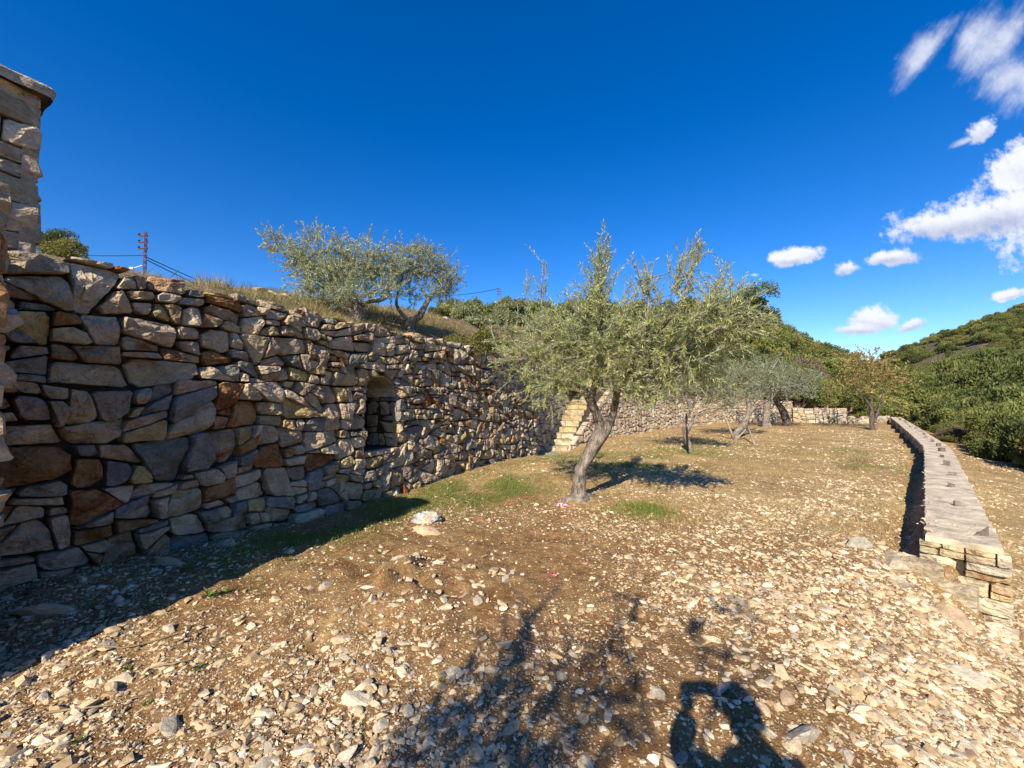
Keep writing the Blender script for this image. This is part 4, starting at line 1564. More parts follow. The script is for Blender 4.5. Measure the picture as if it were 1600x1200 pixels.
# ------------------------------------------------------------------ shrubs and scrub forest
def shrub_mesh(name, seed, n, leaf, cols, lobes=9, flat=.75, wmul=.55):
    """leaf cloud about 1 m in radius standing on z=0: leaves sit on the surface of many overlapping lumps"""
    g = np.random.default_rng(seed)
    cen = g.normal(size=(lobes, 3)) * (.42, .42, .26) + (0, 0, .55 * flat + .1)
    cen[:, 2] = np.maximum(cen[:, 2], .15)
    rr = g.uniform(.26, .5, lobes)
    which = g.integers(0, lobes, n)
    q = rand_dirs(n, g)
    q[:, 2] = np.where(q[:, 2] < -.35, -q[:, 2] * .6, q[:, 2])
    rad_ = rr[which] * (1 - .32 * g.random(n) ** 1.5) * (1 + .22 * np.sin(q[:, 0] * 7 + which) * np.sin(q[:, 1] * 6 + 2 * which))
    P = cen[which] + q * rad_[:, None]
    P[:, 2] = np.maximum(P[:, 2] * flat * 1.2, .0)
    D = q * .6 + rand_dirs(n, g) * .9 + (0, 0, .25)
    Nn_ = q * .8 + rand_dirs(n, g) * .7
    V, Fc = leaf_quads(P, D, Nn_, leaf * g.uniform(.6, 1.4, n), leaf * wmul * g.uniform(.6, 1.3, n))
    lobecol = g.uniform(.8, 1.2, lobes)[which]
    k = g.random(n)[:, None]
    col = (np.array(cols[0]) * (1 - k) + np.array(cols[1]) * k) * (lobecol * g.uniform(.8, 1.2, n))[:, None]
    col = np.repeat(np.c_[col, np.ones(n)], 4, axis=0)
    TW = []
    for c in cen:
        s0 = np.array((g.normal() * .08, g.normal() * .08, -.1))
        TW.append(np.array([s0, s0 * .5 + c * .4 + (0, 0, .05), c * .8, c]))
    V, Fc, col, mi = twigs_mesh(TW, .03, V, Fc, col)
    return np_mesh(name, V, Fc, col, [M_leaf, M_twig], mi)


DG = ((.065, .085, .024), (.125, .15, .045))
MG = ((.115, .135, .036), (.21, .22, .066))
YG = ((.18, .175, .05), (.31, .28, .09))
OG = ((.17, .19, .10), (.30, .31, .17))
BR = ((.12, .095, .055), (.20, .155, .09))
near_sh = [shrub_mesh('shrub', 100 + i, 9000, .085, c, 13) for i, c in enumerate((DG, MG, YG, MG, BR, OG))]
mid_sh = [shrub_mesh('shrub', 120 + i, 2600, .14, c, 11) for i, c in enumerate((DG, MG, YG, DG, MG, OG, BR))]

shr = random.Random(77)
placed = 0


COLS = {}
for _i, _m in enumerate(near_sh):
    COLS[_m.name] = ('dark green', 'mid green', 'yellowish green', 'mid green', 'brown half bare', 'grey green')[_i]
for _i, _m in enumerate(mid_sh):
    COLS[_m.name] = ('dark green', 'mid green', 'yellowish green', 'dark green', 'mid green', 'grey green', 'brown half bare')[_i]


def bush(me, x, y, z, r, h, label, group, cat='shrub', name='shrub'):
    label, group = label.replace('COLOUR', COLS[me.name]), group.replace('COLOUR', COLS[me.name])
    o = link(name, me, None, (x, y, z - .1 * r))
    o.scale = (r, r * shr.uniform(.85, 1.15), h)
    o.rotation_euler = (0, 0, shr.uniform(0, 6.28))
    return tag(o, label, cat, group)


# bushes spilling over the valley side right of the parapet: from the path edge down
GV = 'COLOUR bushes below the parapet'
rows = []
for i in range(2500):
    px, d = shr.uniform(1370, 1740), 9 * math.exp(shr.uniform(0, 2.25))
    x = (px - 800) / F * d
    s, t = par_coords(np.array([x]), np.array([d]))
    s = float(s[0])
    if s < 2.9 + max(0, 12.5 - d) * .9 or (d > 26 and s < 2.2):
        continue
    z = max(g1(x, d), float(fz(np.array([x]), np.array([d]))[0]) if x > 34 else -9)
    r = shr.uniform(1.1, 2.2) * (1 if s > 8 else .7) * (1 + max(0, d - 25) / 60)
    if any((x - a) ** 2 + (d - b_) ** 2 < (.62 * (r + c)) ** 2 for a, b_, c in rows):
        continue
    rows.append((x, d, r))
    me = shr.choice((near_sh[0], near_sh[1], near_sh[1], near_sh[2], near_sh[3])) if d < 28 else shr.choice(mid_sh[:5])
    bush(me, x, d, z, r, r * shr.uniform(1.1, 1.7), 'COLOUR bush in the thicket on the slope right of the parapet', GV)
    if len(rows) >= 150:
        break
# low brownish shrubs along the edge of the slope
for i in range(26):
    d = shr.uniform(9, 24)
    x0 = np.interp(d, PAR[:, 1], PAR[:, 0])
    x = x0 + shr.uniform(2.6, 4.4) * 1.2 + max(0, 12 - d) * .8
    bush(shr.choice((near_sh[4], near_sh[2], near_sh[1])), x, d, g1(x, d), shr.uniform(.5, .95), shr.uniform(.5, .9), 'low COLOUR shrub on the stony edge of the slope beyond the parapet', 'low COLOUR shrubs beyond the parapet')

# scrub forest on the hill behind the end of the terrace
GF = 'COLOUR scrub trees on the hill behind the terrace'
spots = []
hp = []
for i in range(6000):
    px = shr.uniform(700, 1440)
    d = 27 * math.exp(shr.uniform(0, 1.45))
    x = (px - 800) / F * d
    # stay on the hill side of the wall line
    yl = np.interp(x, HEDGE[3:, 0], HEDGE[3:, 1])
    if d < yl + 1.0:
        continue
    if px < 880 and d < 40:
        continue
    r = shr.uniform(1.0, 2.1) * (.8 + d / 160)
    if any((x - a) ** 2 + (d - b_) ** 2 < (.5 * (r + c)) ** 2 for a, b_, c in spots):
        continue
    spots.append((x, d, r))
hz_all = hz(np.array([s[0] for s in spots]), np.array([s[1] for s in spots]))
order = sorted(range(len(spots)), key=lambda i: spots[i][1])
rest = []
for n_, i in enumerate(order):
    x, d, r = spots[i]
    z = float(hz_all[i])
    if n_ < 105:
        me = shr.choice((mid_sh[0], mid_sh[1], mid_sh[1], mid_sh[2], mid_sh[3], mid_sh[4], mid_sh[6]) if d > 38 else (near_sh[0], near_sh[1], near_sh[2], near_sh[1], near_sh[4]))
        bush(me, x, d, z, r, r * shr.uniform(.95, 1.5), 'COLOUR scrub tree on the hill behind the end of the terrace', GF)
    else:
        rest.append((x, d, z, r))


def instancer(name, pts, sources, label, cat):
    """stuff: one object that draws many copies of the shrub meshes"""
    me = bpy.data.meshes.new(name)
    me.from_pydata([(p[0], p[1], p[2]) for p in pts], [], [])
    sca = me.attributes.new('size', 'FLOAT_VECTOR', 'POINT')
    sca.data.foreach_set('vector', np.array([(p[3], p[3], p[3] * shr.uniform(.8, 1.3)) for p in pts], np.float32).ravel())
    ro = me.attributes.new('spin', 'FLOAT', 'POINT')
    ro.data.foreach_set('value', np.array([shr.uniform(0, 6.28) for p in pts], np.float32))
    ix = me.attributes.new('kind_index', 'INT', 'POINT')
    ix.data.foreach_set('value', np.array([shr.randrange(len(sources)) for p in pts], np.int32))
    o = link(name, me)
    tag(o, label, cat, kind='stuff')
    ng = bpy.data.node_groups.new(name, 'GeometryNodeTree')
    ng.interface.new_socket('Geometry', in_out='INPUT', socket_type='NodeSocketGeometry')
    ng.interface.new_socket('Geometry', in_out='OUTPUT', socket_type='NodeSocketGeometry')
    gi = ng.nodes.new('NodeGroupInput'); go = ng.nodes.new('NodeGroupOutput')
    L = ng.links.new
    geos = ng.nodes.new('GeometryNodeGeometryToInstance')
    for s in reversed(sources):
        oi = ng.nodes.new('GeometryNodeObjectInfo')
        oi.inputs['Object'].default_value = s
        oi.inputs['As Instance'].default_value = True
        L(oi.outputs['Geometry'], geos.inputs[0])
    iop = ng.nodes.new('GeometryNodeInstanceOnPoints')
    iop.inputs['Pick Instance'].default_value = True
    L(gi.outputs[0], iop.inputs['Points'])
    L(geos.outputs[0], iop.inputs['Instance'])

    def attr(nm, typ):
        a = ng.nodes.new('GeometryNodeInputNamedAttribute')
        a.data_type = typ
        a.inputs['Name'].default_value = nm
        return a.outputs['Attribute']
    L(attr('kind_index', 'INT'), iop.inputs['Instance Index'])
    L(attr('size', 'FLOAT_VECTOR'), iop.inputs['Scale'])
    cx = ng.nodes.new('ShaderNodeCombineXYZ')
    L(attr('spin', 'FLOAT'), cx.inputs[2])
    L(cx.outputs[0], iop.inputs['Rotation'])
    L(iop.outputs[0], go.inputs[0])
    mod = o.modifiers.new('scatter', 'NODES')
    mod.node_group = ng
    return o


# source shrubs for the far masses: one of each kind, standing among the scrub on the hill
src = []
for i, me in enumerate((mid_sh[0], mid_sh[1], mid_sh[2], mid_sh[4])):
    x, d, z, r = rest.pop() if rest else (40, 60, 0, 2)
    o = link('shrub', me, None, (x, d, z))
    o.rotation_euler = (0, 0, i)
    tag(o, COLS[me.name] + ' scrub tree on the hill behind the end of the terrace', 'shrub', GF.replace('COLOUR', COLS[me.name]))
    src.append(o)
instancer('woodland', rest + [(60, 80, -4, 2)], src, 'dark green scrub woodland covering the upper hill behind the terrace', 'woodland')
fp = []
for i in range(4200):
    px = shr.uniform(1380, 2100); d = 60 * math.exp(shr.uniform(0, 1.6))
    x = (px - 800) / F * d
    if x < 60 or d < 55 or d > 370 or x > 555:
        continue
    if float(vnoise(np.array([x * .045]), np.array([d * .045]))[0]) > .22 + .25 * shr.random() and d > 95:
        continue
    fp.append((x, d, 0, shr.uniform(1.0, 2.9) * (.75 + d / 330)))
fzz = fz(np.array([p[0] for p in fp]), np.array([p[1] for p in fp]))
fp = [(p[0], p[1], float(z) - .4, p[3]) for p, z in zip(fp, fzz)]
instancer('far_scrub', fp, src, 'dark scrub and small trees dotting the far hill across the valley', 'scrub')

# single plants above the wall
HB = [(105, 400, 11, 38, 40, near_sh[2], 'green shrub above the wall beside the tall pillar'), (80, 375, 13, 26, 34, near_sh[0], 'darker shrub behind the pillar, taller than the green one beside it'),
      (690, 492, 17, 22, 26, near_sh[1], 'small mid green bush on the slope just right of the upper olives'), (735, 495, 16, 34, 40, near_sh[5], 'grey green bush on the slope behind the wall top'),
      (790, 490, 18, 42, 40, near_sh[5], 'grey olive bush behind the left side of the main crown'), (860, 500, 22, 50, 45, near_sh[5], 'round grey green bush on the upper slope behind the main crown'),
      (910, 490, 24, 40, 50, near_sh[0], 'dark rounded evergreen behind the top of the main crown'), (985, 500, 26, 46, 50, near_sh[1], 'green tree behind the right part of the main crown'),
      (1160, 480, 33, 48, 52, near_sh[0], 'dark round topped tree standing above the hill line right of the main crown'), (1085, 500, 28, 55, 60, near_sh[1], 'broad green tree on the hill behind the main crown'),
      (735, 540, 9.6, 46, 44, near_sh[2], 'yellow green brush spilling over the wall top left of the main crown'), (570, 492, 11, 40, 24, near_sh[4], 'dry brown brush at the foot of the upper olive'), (690, 540, 10.5, 40, 26, near_sh[4], 'straw coloured brush hanging over the wall top right of the upper olives'),
      (760, 545, 12, 55, 34, near_sh[2], 'yellow green brush over the wall top beside the main crown')]
for (px, py, d, rp, hp_, me, lab) in HB:
    p = at(px, py, d)
    r = rp * d / F; h = hp_ * d / F
    o = link('shrub', me, None, (p.x, p.y, p.z - h * .5))
    o.scale = (r * .95, r * .95, h * .85)
    o.rotation_euler = (0, 0, shr.uniform(0, 6))
    tag(o, lab, 'shrub')


# wispy grey plants and dry grass along the wall top
def tuft_mesh(name, seed, n, h, cols, spread=.3, curl=.5, w_=.006):
    g = np.random.default_rng(seed)
    ang = g.uniform(0, 6.28, n); rr = spread * np.sqrt(g.random(n))
    P = np.stack([np.cos(ang) * rr * .5, np.sin(ang) * rr * .5, np.zeros(n) - .02], 1)
    D = np.stack([np.cos(ang) * g.uniform(0, curl, n), np.sin(ang) * g.uniform(0, curl, n), np.ones(n)], 1)
    V, Fc = leaf_quads(P, D, rand_dirs(n, g), h * g.uniform(.4, 1.1, n), np.full(n, w_) * g.uniform(.7, 1.4, n))
    k = g.random(n)[:, None]
    col = np.array(cols[0]) * (1 - k) + np.array(cols[1]) * k
    return np_mesh(name, V, Fc, np.repeat(np.c_[col, np.ones(n)], 4, axis=0), [M_grass])


STRAW = ((.32, .25, .12), (.46, .37, .2))
GRN = ((.10, .13, .03), (.19, .21, .06))
tufts = [tuft_mesh('grass_tuft', 200, 130, .45, STRAW, .4), tuft_mesh('grass_tuft', 201, 130, .4, ((.22, .22, .09), (.34, .3, .14)), .4), tuft_mesh('grass_tuft', 202, 90, .55, ((.16, .17, .12), (.26, .26, .19)), .35, .7)]
for i in range(150):
    u = shr.uniform(1.9, 9.6)
    wv = -.35 - 7.5 * shr.random() ** 1.8
    if i < 24:
        u, wv = shr.uniform(1.6, 4.2), -shr.uniform(.5, 1.6)
    p = wall_map(u, 0, wv)
    z = float(hz(np.array([p.x]), np.array([p.y]))[0])
    k = float(sm(.3, 2.2, -wv - .0))
    z = 2.66 * (1 - k) + z * k
    kt = shr.randrange(3)
    o = link('grass_tuft', tufts[kt], None, (p.x, p.y, z))
    s = shr.uniform(.45, .9)
    o.scale = (s, s, s * shr.uniform(.4, .8))
    o.rotation_euler = (0, 0, shr.uniform(0, 6))
    kn = ('straw coloured', 'greenish', 'tall grey')[kt]
    tag(o, kn + ' grass tuft growing on the slope above the tall wall', 'grass tuft', kn + ' grass tufts above the wall')

def build_hill_grass():
    g = np.random.default_rng(61)
    n = 26000
    u = g.uniform(1.5, 10.5, n); wv = .35 + 11 * g.random(n) ** 1.6
    x = A[0] + T[0] * u - Nn[0] * wv; y = A[1] + T[1] * u - Nn[1] * wv
    keep = g.random(n) < np.clip(.55 + .9 * fbm2(x, y, 3, .9), .05, 1)
    x, y, wv = x[keep], y[keep], wv[keep]
    n = len(x)
    k = sm(.3, 2.2, wv)
    z = 2.66 * (1 - k) + hz(x, y) * k
    an = g.uniform(0, 6.28, n)
    D = np.stack([np.cos(an) * .5, np.sin(an) * .5, g.uniform(.3, 1, n)], 1)
    V, Fc = leaf_quads(np.stack([x, y, z - .02], 1), D, rand_dirs(n, g), g.uniform(.08, .26, n), g.uniform(.008, .016, n))
    kk = g.random(n)[:, None]
    col = np.array((.28, .22, .09)) * (1 - kk) + np.array((.48, .38, .2)) * kk
    o = link('dry_grass', np_mesh('dry_grass', V, Fc, np.repeat(np.c_[col, np.ones(n)], 4, axis=0), [M_grass]))
    tag(o, 'dry straw grass covering the slope above the tall wall', 'grass', kind='stuff')


build_hill_grass()


# ------------------------------------------------------------------ loose rocks and gravel
def rock_mesh(name, seed, col, flat=.6, alpha=0.0):
    import bmesh
    g = random.Random(seed)
    bm = bmesh.new()
    bmesh.ops.create_icosphere(bm, subdivisions=2, radius=1)
    pl = []
    bmesh.ops.subdivide_edges(bm, edges=bm.edges[:], cuts=1, use_grid_fill=True)
    for v in bm.verts:
        v.co.normalize()
    for _ in range(7):
        v = Vector((g.gauss(0, 1), g.gauss(0, 1), g.gauss(0, 1) * .8)).normalized()
        pl.append((v, g.uniform(.34, .66)))
    pl += [(-v * 1.0, g.uniform(.4, .7)) for v, o in pl[:4]]
    for v in bm.verts:
        d = v.co.normalized()
        r = 1.0
        for n, o in pl:
            k = d.dot(n)
            if k > 1e-3:
                r = min(r, o / k)
        r *= 1.35 * (1 + .06 * noise.noise(d * 3 + Vector((seed, 0, 0))) + .03 * noise.noise(d * 8 + Vector((seed, 5, 0))))
        v.co = d * r
        v.co.z *= flat
    me = bpy.data.meshes.new(name)
    bm.to_mesh(me)
    bm.free()
    me.materials.append(M_rock)
    a = me.color_attributes.new('tint', 'FLOAT_COLOR', 'POINT')
    a.data.foreach_set('color', np.tile(np.array((*col, alpha), np.float32), len(me.vertices)))
    return me


RC = [(.58, .47, .31), (.64, .54, .38), (.52, .40, .25), (.46, .34, .20), (.44, .38, .28), (.54, .385, .23)]
rocks = [rock_mesh('rock', 300 + i, RC[i % 6], flat=(.55, .4, .7, .35)[i % 4]) for i in range(12)]
rk = random.Random(9)


def on_terrace(x, y, m=.15):
    if wallw(x, y) < m and y < 13:
        return False
    s, t = par_coords(np.array([x]), np.array([y]))
    if s[0] > -.38 - m and t[0] > -.2:
        return False
    if abs((x - A[0]) * T[0] + (y - A[1]) * T[1] + 1.4) < .9 and wallw(x, y) < 1.4:
        return False
    return True


def rock(x, y, s, label, group=None, stretch=1.0, me=None, rz=None, tilt=.25):
    o = link('rock', me or rk.choice(rocks), None, (x, y, g1(x, y) + s * .02))
    s = s * .86
    o.scale = (s * stretch, s * rk.uniform(.65, .95), s * rk.uniform(.7, 1.0))
    o.rotation_euler = (rk.gauss(0, tilt), rk.gauss(0, tilt), rk.uniform(0, 6.28) if rz is None else rz)
    return tag(o, label, 'rock', group)


def gp(px, py):
    p = at(px, py, 1.0) - EYE
    k = -1.6 / p.z
    return p.x * k, p.y * k


# the ones that stand out
for (px, py, s, st, me, lab) in [(565, 1105, .085, 1.5, 1, 'largest pale rock with a broken top among the gravel at the bottom, left of centre'), (540, 1188, .065, 1.1, 1, 'upright whitish rock at the bottom edge, left of centre'),
                                 (578, 1192, .06, 1.2, 0, 'rounded beige rock at the bottom edge beside the whitish one'), (270, 1137, .075, 1.5, 4, 'long grey rock lying alone on the gravel in the lower left'),
                                 (1250, 1150, .085, 1.6, 4, 'flat grey rock at the right edge of the photographer shadow'), (1120, 1080, .06, 1.5, 4, 'grey rock inside the top of the photographer shadow'),
                                 (1062, 1185, .06, 1.5, 4, 'grey blue rock in the left arm of the photographer shadow'), (710, 1060, .06, 1.2, 4, 'angular grey stone in the tree shadow below the rubble line'),
                                 (465, 808, .11, 1.0, 1, 'white angular rock in the shade at the foot of the wall'), (350, 868, .11, 1.6, 0, 'flat pale stone lying in the shade near the wall'),
                                 (270, 905, .11, 1.4, 2, 'flat dull stone in the shade beside the weeds'), (60, 990, .12, 1.6, 4, 'grey slab like rock in the shade near the left pillar'),
                                 (618, 895, .10, 1.1, 4, 'pale grey stone at the head of the rubble line'), (675, 835, .16, 1.5, 5, 'tawny flat stone just below the plastic bag'),
                                 (1485, 915, .17, 1.3, 5, 'big tawny flat boulder at the foot of the parapet end'), (1395, 870, .20, 1.5, 0, 'broad pale slab beside the shaded dip along the parapet'),
                                 (1345, 855, .13, 1.3, 4, 'grey stone in the rubble left of the parapet'), (1290, 1000, .07, 1.6, 5, 'reddish brown long stone on the rubble slope at right'),
                                 (1505, 1000, .1, 1.5, 4, 'grey flat stone on the rubble slope below the parapet end')]:
    x, y = gp(px, py)
    rock(x, y, s, lab, None, st, rocks[me])
for i in range(22):
    kq = rk.random() ** 2
    a_, b_ = np.array((4.45, 4.0)), np.array((8.4, 7.8))
    q = a_ * (1 - kq) + b_ * kq + np.array((.7, -.7)) * rk.uniform(-.3, .3)
    o = rock(q[0], q[1], rk.uniform(.015, .035), 'small stone chip lying on the concrete top of the parapet', 'stone chips on the parapet top')
    o.location.z = .213
HEAPS = [(620, 895, .28, 22), (690, 945, .25, 18), (775, 905, .2, 16), (770, 960, .2, 12), (640, 1010, .22, 20), (560, 1050, .16, 14), (500, 1120, .14, 10), (600, 1150, .14, 12), (820, 1070, .2, 10), (130, 1000, .35, 16), (60, 1110, .2, 14), (30, 1060, .25, 14), (40, 1180, .12, 10),
         (1380, 860, .45, 28), (1250, 960, .5, 26), (1180, 1100, .3, 22), (1290, 1150, .25, 20), (1450, 960, .5, 24), (1330, 780, .7, 18), (1120, 850, .7, 16), (1480, 1100, .3, 20)]
cnt = 0
for (px, py, sp, n) in HEAPS:
    x0, y0 = gp(px, py)
    for _ in range(n):
        x, y = x0 + rk.gauss(0, sp), y0 + rk.gauss(0, sp * 1.2)
        if not on_terrace(x, y, .05) or y < 1.3:
            continue
        if cnt >= 275:
            break
        cnt += 1
        d = math.hypot(x, y)
        rock(x, y, rk.choice((.022, .026, .03, .038, .052)) * (.75 + d * .1), None, None, rk.uniform(1, 1.5))
        k = rocks.index(bpy.data.meshes[C.objects[-1].data.name]) % 6
        tag(C.objects[-1], ('small cream coloured broken stone lying loose on the gravel', 'small almost white broken stone lying loose on the gravel', 'small tan broken stone lying loose on the gravel', 'small brown broken stone lying loose on the gravel',
                            'small dull grey broken stone lying loose on the gravel', 'small rusty pink broken stone lying loose on the gravel')[k], None, ('loose cream stones', 'loose white stones', 'loose tan stones', 'loose brown stones', 'loose grey stones', 'loose pinkish stones')[k] + ' on the gravel')


def pebble_arrays(P, R, g, kind):
    """low-poly chips: 'o' six-vertex, 'i' twelve-vertex"""
    n = len(P)
    if kind == 'o':
        bv = np.array([(1, 0, 0), (-1, 0, 0), (0, 1, 0), (0, -1, 0), (0, 0, 1), (0, 0, -1)], float)
        bf = np.array([(0, 2, 4), (2, 1, 4), (1, 3, 4), (3, 0, 4), (2, 0, 5), (1, 2, 5), (3, 1, 5), (0, 3, 5)])
    else:
        p = (1 + 5 ** .5) / 2
        bv = np.array([(-1, p, 0), (1, p, 0), (-1, -p, 0), (1, -p, 0), (0, -1, p), (0, 1, p), (0, -1, -p), (0, 1, -p), (p, 0, -1), (p, 0, 1), (-p, 0, -1), (-p, 0, 1)]) / math.hypot(1, p)
        bf = np.array([(0, 11, 5), (0, 5, 1), (0, 1, 7), (0, 7, 10), (0, 10, 11), (1, 5, 9), (5, 11, 4), (11, 10, 2), (10, 7, 6), (7, 1, 8), (3, 9, 4), (3, 4, 2), (3, 2, 6), (3, 6, 8), (3, 8, 9), (4, 9, 5), (2, 4, 11), (6, 2, 10), (8, 6, 7), (9, 8, 1)])
    m = len(bv)
    V = np.tile(bv, (n, 1, 1)) * g.uniform(.6, 1.25, (n, m, 1)) + g.normal(size=(n, m, 3)) * .12
    V *= np.stack([g.uniform(.9, 1.6, n), g.uniform(.6, 1.0, n), g.uniform(.32, .75, n)], 1)[:, None]
    q = rand_dirs(n, g) * .35 + (0, 0, 1)
    q /= np.linalg.norm(q, axis=1, keepdims=True)
    an = g.uniform(0, 6.28, n)
    t = np.stack([np.cos(an), np.sin(an), np.zeros(n)], 1)
    t -= q * (t * q).sum(1, keepdims=True); t /= np.linalg.norm(t, axis=1, keepdims=True)
    b_ = np.cross(q, t)
    V = V[..., :1] * t[:, None] + V[..., 1:2] * b_[:, None] + V[..., 2:] * q[:, None]
    V = V * R[:, None, None] + P[:, None]
    Fc = (bf[None] + (np.arange(n) * m)[:, None, None]).reshape(-1, 3)
    pal = np.array([(.60, .48, .31), (.50, .38, .225), (.68, .57, .40), (.42, .30, .165), (.50, .345, .20), (.34, .235, .125), (.44, .38, .28), (.57, .44, .25)])
    pr = np.array([.2, .2, .12, .17, .1, .1, .05, .06])
    col = pal[g.choice(len(pal), n, p=pr / pr.sum())] * g.uniform(.8, 1.2, n)[:, None]
    col = np.repeat(np.c_[col, np.zeros(n)], m, axis=0)
    return V.reshape(-1, 3), Fc, col


def build_gravel():
    g = np.random.default_rng(4)
    n = 345000
    d = 1.25 * np.exp(g.random(n) * 2.75)
    x = (g.random(n) * 2 - 1) * 1.42 * d
    y = d
    s, t = par_coords(x, y)
    ok = ((wallw(x, y) > .03) | (y > 12)) & ((y < 12.5) | (x > np.interp(y, WALL2[:, 1], WALL2[:, 0]) + .1)) & (y < 25) & ~((s > -.3) & (t > -.1) & (s < .35))
    # heavier on the right hand slope, the rubble line and the foot of the wall; bare soil patches between
    dens = .36 + .26 * sm(.2, 2.2, x - .12 * y) * sm(8.5, 4.5, y) + .55 * np.clip(fbm2(x, y, 3, .9), -.5, 1) + .25 * sm(-1.8, -2.6, x + .3 * (y - 2))
    dens *= 1 - .35 * sm(5, 8.5, y) * (1 - sm(-3, -.8, s))
    ok &= g.random(n) < np.clip(dens, .06, 1)
    x, y, s = x[ok], y[ok], s[ok]
    n = len(x)
    big = sm(.2, 2.5, x - .12 * y)
    R = np.exp(g.normal(-5.4, .7, n)) * (.85 + .09 * y) * (1 + .55 * big)
    R = np.minimum(R, .045)
    z = gz(x, y) + R * .02
    P = np.stack([x, y, z], 1)
    far = y > 4.2
    a = (R > .0105) & ~far
    V1, F1, c1 = pebble_arrays(P[a], R[a], g, 'i')
    V2, F2, c2 = pebble_arrays(P[~a], R[~a], g, 'o')
    V = np.concatenate([V1, V2]); Fc = np.concatenate([F1, F2 + len(V1)]); col = np.concatenate([c1, c2])
    o = link('gravel', np_mesh('gravel', V, Fc, col, [M_gravel]))
    tag(o, 'pale limestone gravel and chips spread over the brown soil', 'gravel', kind='stuff')
    return n, len(Fc)


gravel_stats = build_gravel()


# ------------------------------------------------------------------ straw, grass, weeds
def blades(name, label, n, sampler, h, w_, cols, seed, lie=.6):
    g = np.random.default_rng(seed)
    x, y = sampler(n, g)
    n = len(x)
    z = gz(x, y)
    P = np.stack([x, y, z - .004], 1)
    an = g.uniform(0, 6.28, n)
    up = g.uniform(.05, 1, n) ** lie
    D = np.stack([np.cos(an) * (1 - up * .7), np.sin(an) * (1 - up * .7), up], 1)
    dist = np.hypot(x, y)
    V, Fc = leaf_quads(P, D, rand_dirs(n, g), h * g.uniform(.4, 1.3, n), w_ * g.uniform(.7, 1.3, n) * (.6 + dist * .07))
    k = g.random(n)[:, None]
    col = (np.array(cols[0]) * (1 - k) + np.array(cols[1]) * k) * g.uniform(.8, 1.2, n)[:, None]
    o = link(name, np_mesh(name, V, Fc, np.repeat(np.c_[col, np.ones(n)], 4, axis=0), [M_grass]))
    tag(o, label, 'grass', kind='stuff')


def in_terrace(x, y):
    s, t = par_coords(x, y)
    return (wallw(x, y) > .1) & (s < -.5) & (y < 25) & ((y < 12.5) | (x > np.interp(y, WALL2[:, 1], WALL2[:, 0]) + .15))


def s_straw(n, g):
    d = 4.2 * np.exp(g.random(n) * 1.75)
    x = (g.random(n) * 2 - .95) * 1.25 * d
    ok = in_terrace(x, d) & (g.random(n) < np.clip(.35 + .8 * fbm2(x, d, 3, .6), .04, 1) * sm(4.0, 7.0, d + .25 * x))
    return x[ok], d[ok]


def s_green(n, g):
    k = g.integers(0, len(GREEN), n)
    Gm = np.array(GREEN)
    x = Gm[k, 0] + g.normal(size=n) * Gm[k, 2] * .75
    y = Gm[k, 1] + g.normal(size=n) * Gm[k, 2] * .75
    ok = in_terrace(x, y) & (g.random(n) < np.clip(Gm[k, 3] * (.6 + 1.2 * fbm2(x, y, 3, 1.6)), .03, 1))
    return x[ok], y[ok]


blades('dry_grass', 'dry straw and dead grass littering the middle of the terrace', 150000, s_straw, .065, .006, ((.42, .30, .12), (.66, .53, .28)), 51, 1.6)
blades('green_grass', 'short green grass growing in patches near the wall and under the trees', 60000, s_green, .06, .0065, ((.15, .20, .035), (.30, .33, .085)), 52, .8)


def weed_mesh(name, seed, n=26):
    g = np.random.default_rng(seed)
    an = g.uniform(0, 6.28, n); el = g.uniform(.15, 1.2, n)
    D = np.stack([np.cos(an), np.sin(an), el], 1)
    P = D * g.uniform(.0, .35, n)[:, None] * .12
    V, Fc = leaf_quads(P, D, np.tile((0, 0, 1.), (n, 1)) + rand_dirs(n, g) * .3, g.uniform(.05, .12, n), g.uniform(.02, .04, n))
    k = g.random(n)[:, None]
    col = np.array((.12, .18, .04)) * (1 - k) + np.array((.24, .29, .09)) * k
    return np_mesh(name, V, Fc, np.repeat(np.c_[col, np.ones(n)], 4, axis=0), [M_grass])


weeds = [weed_mesh('weed', 400 + i) for i in range(4)]
for i, (px, py, s) in enumerate([(325, 955, 1.1), (350, 945, .8), (230, 1100, .5), (200, 1060, .5), (120, 1165, .5), (310, 1050, .6), (240, 905, .8), (290, 915, 1.0), (415, 868, .7), (455, 890, .6), (590, 872, .6), (140, 975, .7), (690, 1068, .4), (1055, 862, .6), (1260, 830, .7), (520, 830, .6), (620, 800, .5), (760, 800, .6), (790, 775, .6), (700, 775, .7)]):
    x, y = gp(px, py)
    o = link('weed', weeds[i % 4], None, (x, y, g1(x, y)))
    o.scale = (s * .6, s * .6, s * .5)
    o.rotation_euler = (0, 0, i * 1.3)
    tag(o, ['broad leaved green weed at the edge of the wall shadow', 'second weed beside it at the shadow edge'][i] if i < 2 else 'small green weed sprouting from the stony soil', 'weed', None if i < 2 else 'small weeds in the gravel')

# dry brown stalks beside the far gap of the parapet
for (px, py, s, lab) in [(1345, 722, .9, 'brown dry clump of stalks standing on the open terrace'), (1325, 735, .7, 'smaller brown dry clump left of the larger one')]:
    x, y = gp(px, py)
    o = link('grass_tuft', tuft_mesh('grass_tuft', 210 + px, 90, .5, ((.14, .10, .06), (.26, .2, .1)), .5, .8), None, (x, y, g1(x, y)))
    o.scale = (s, s, s * .7)
    tag(o, lab, 'dry plant')

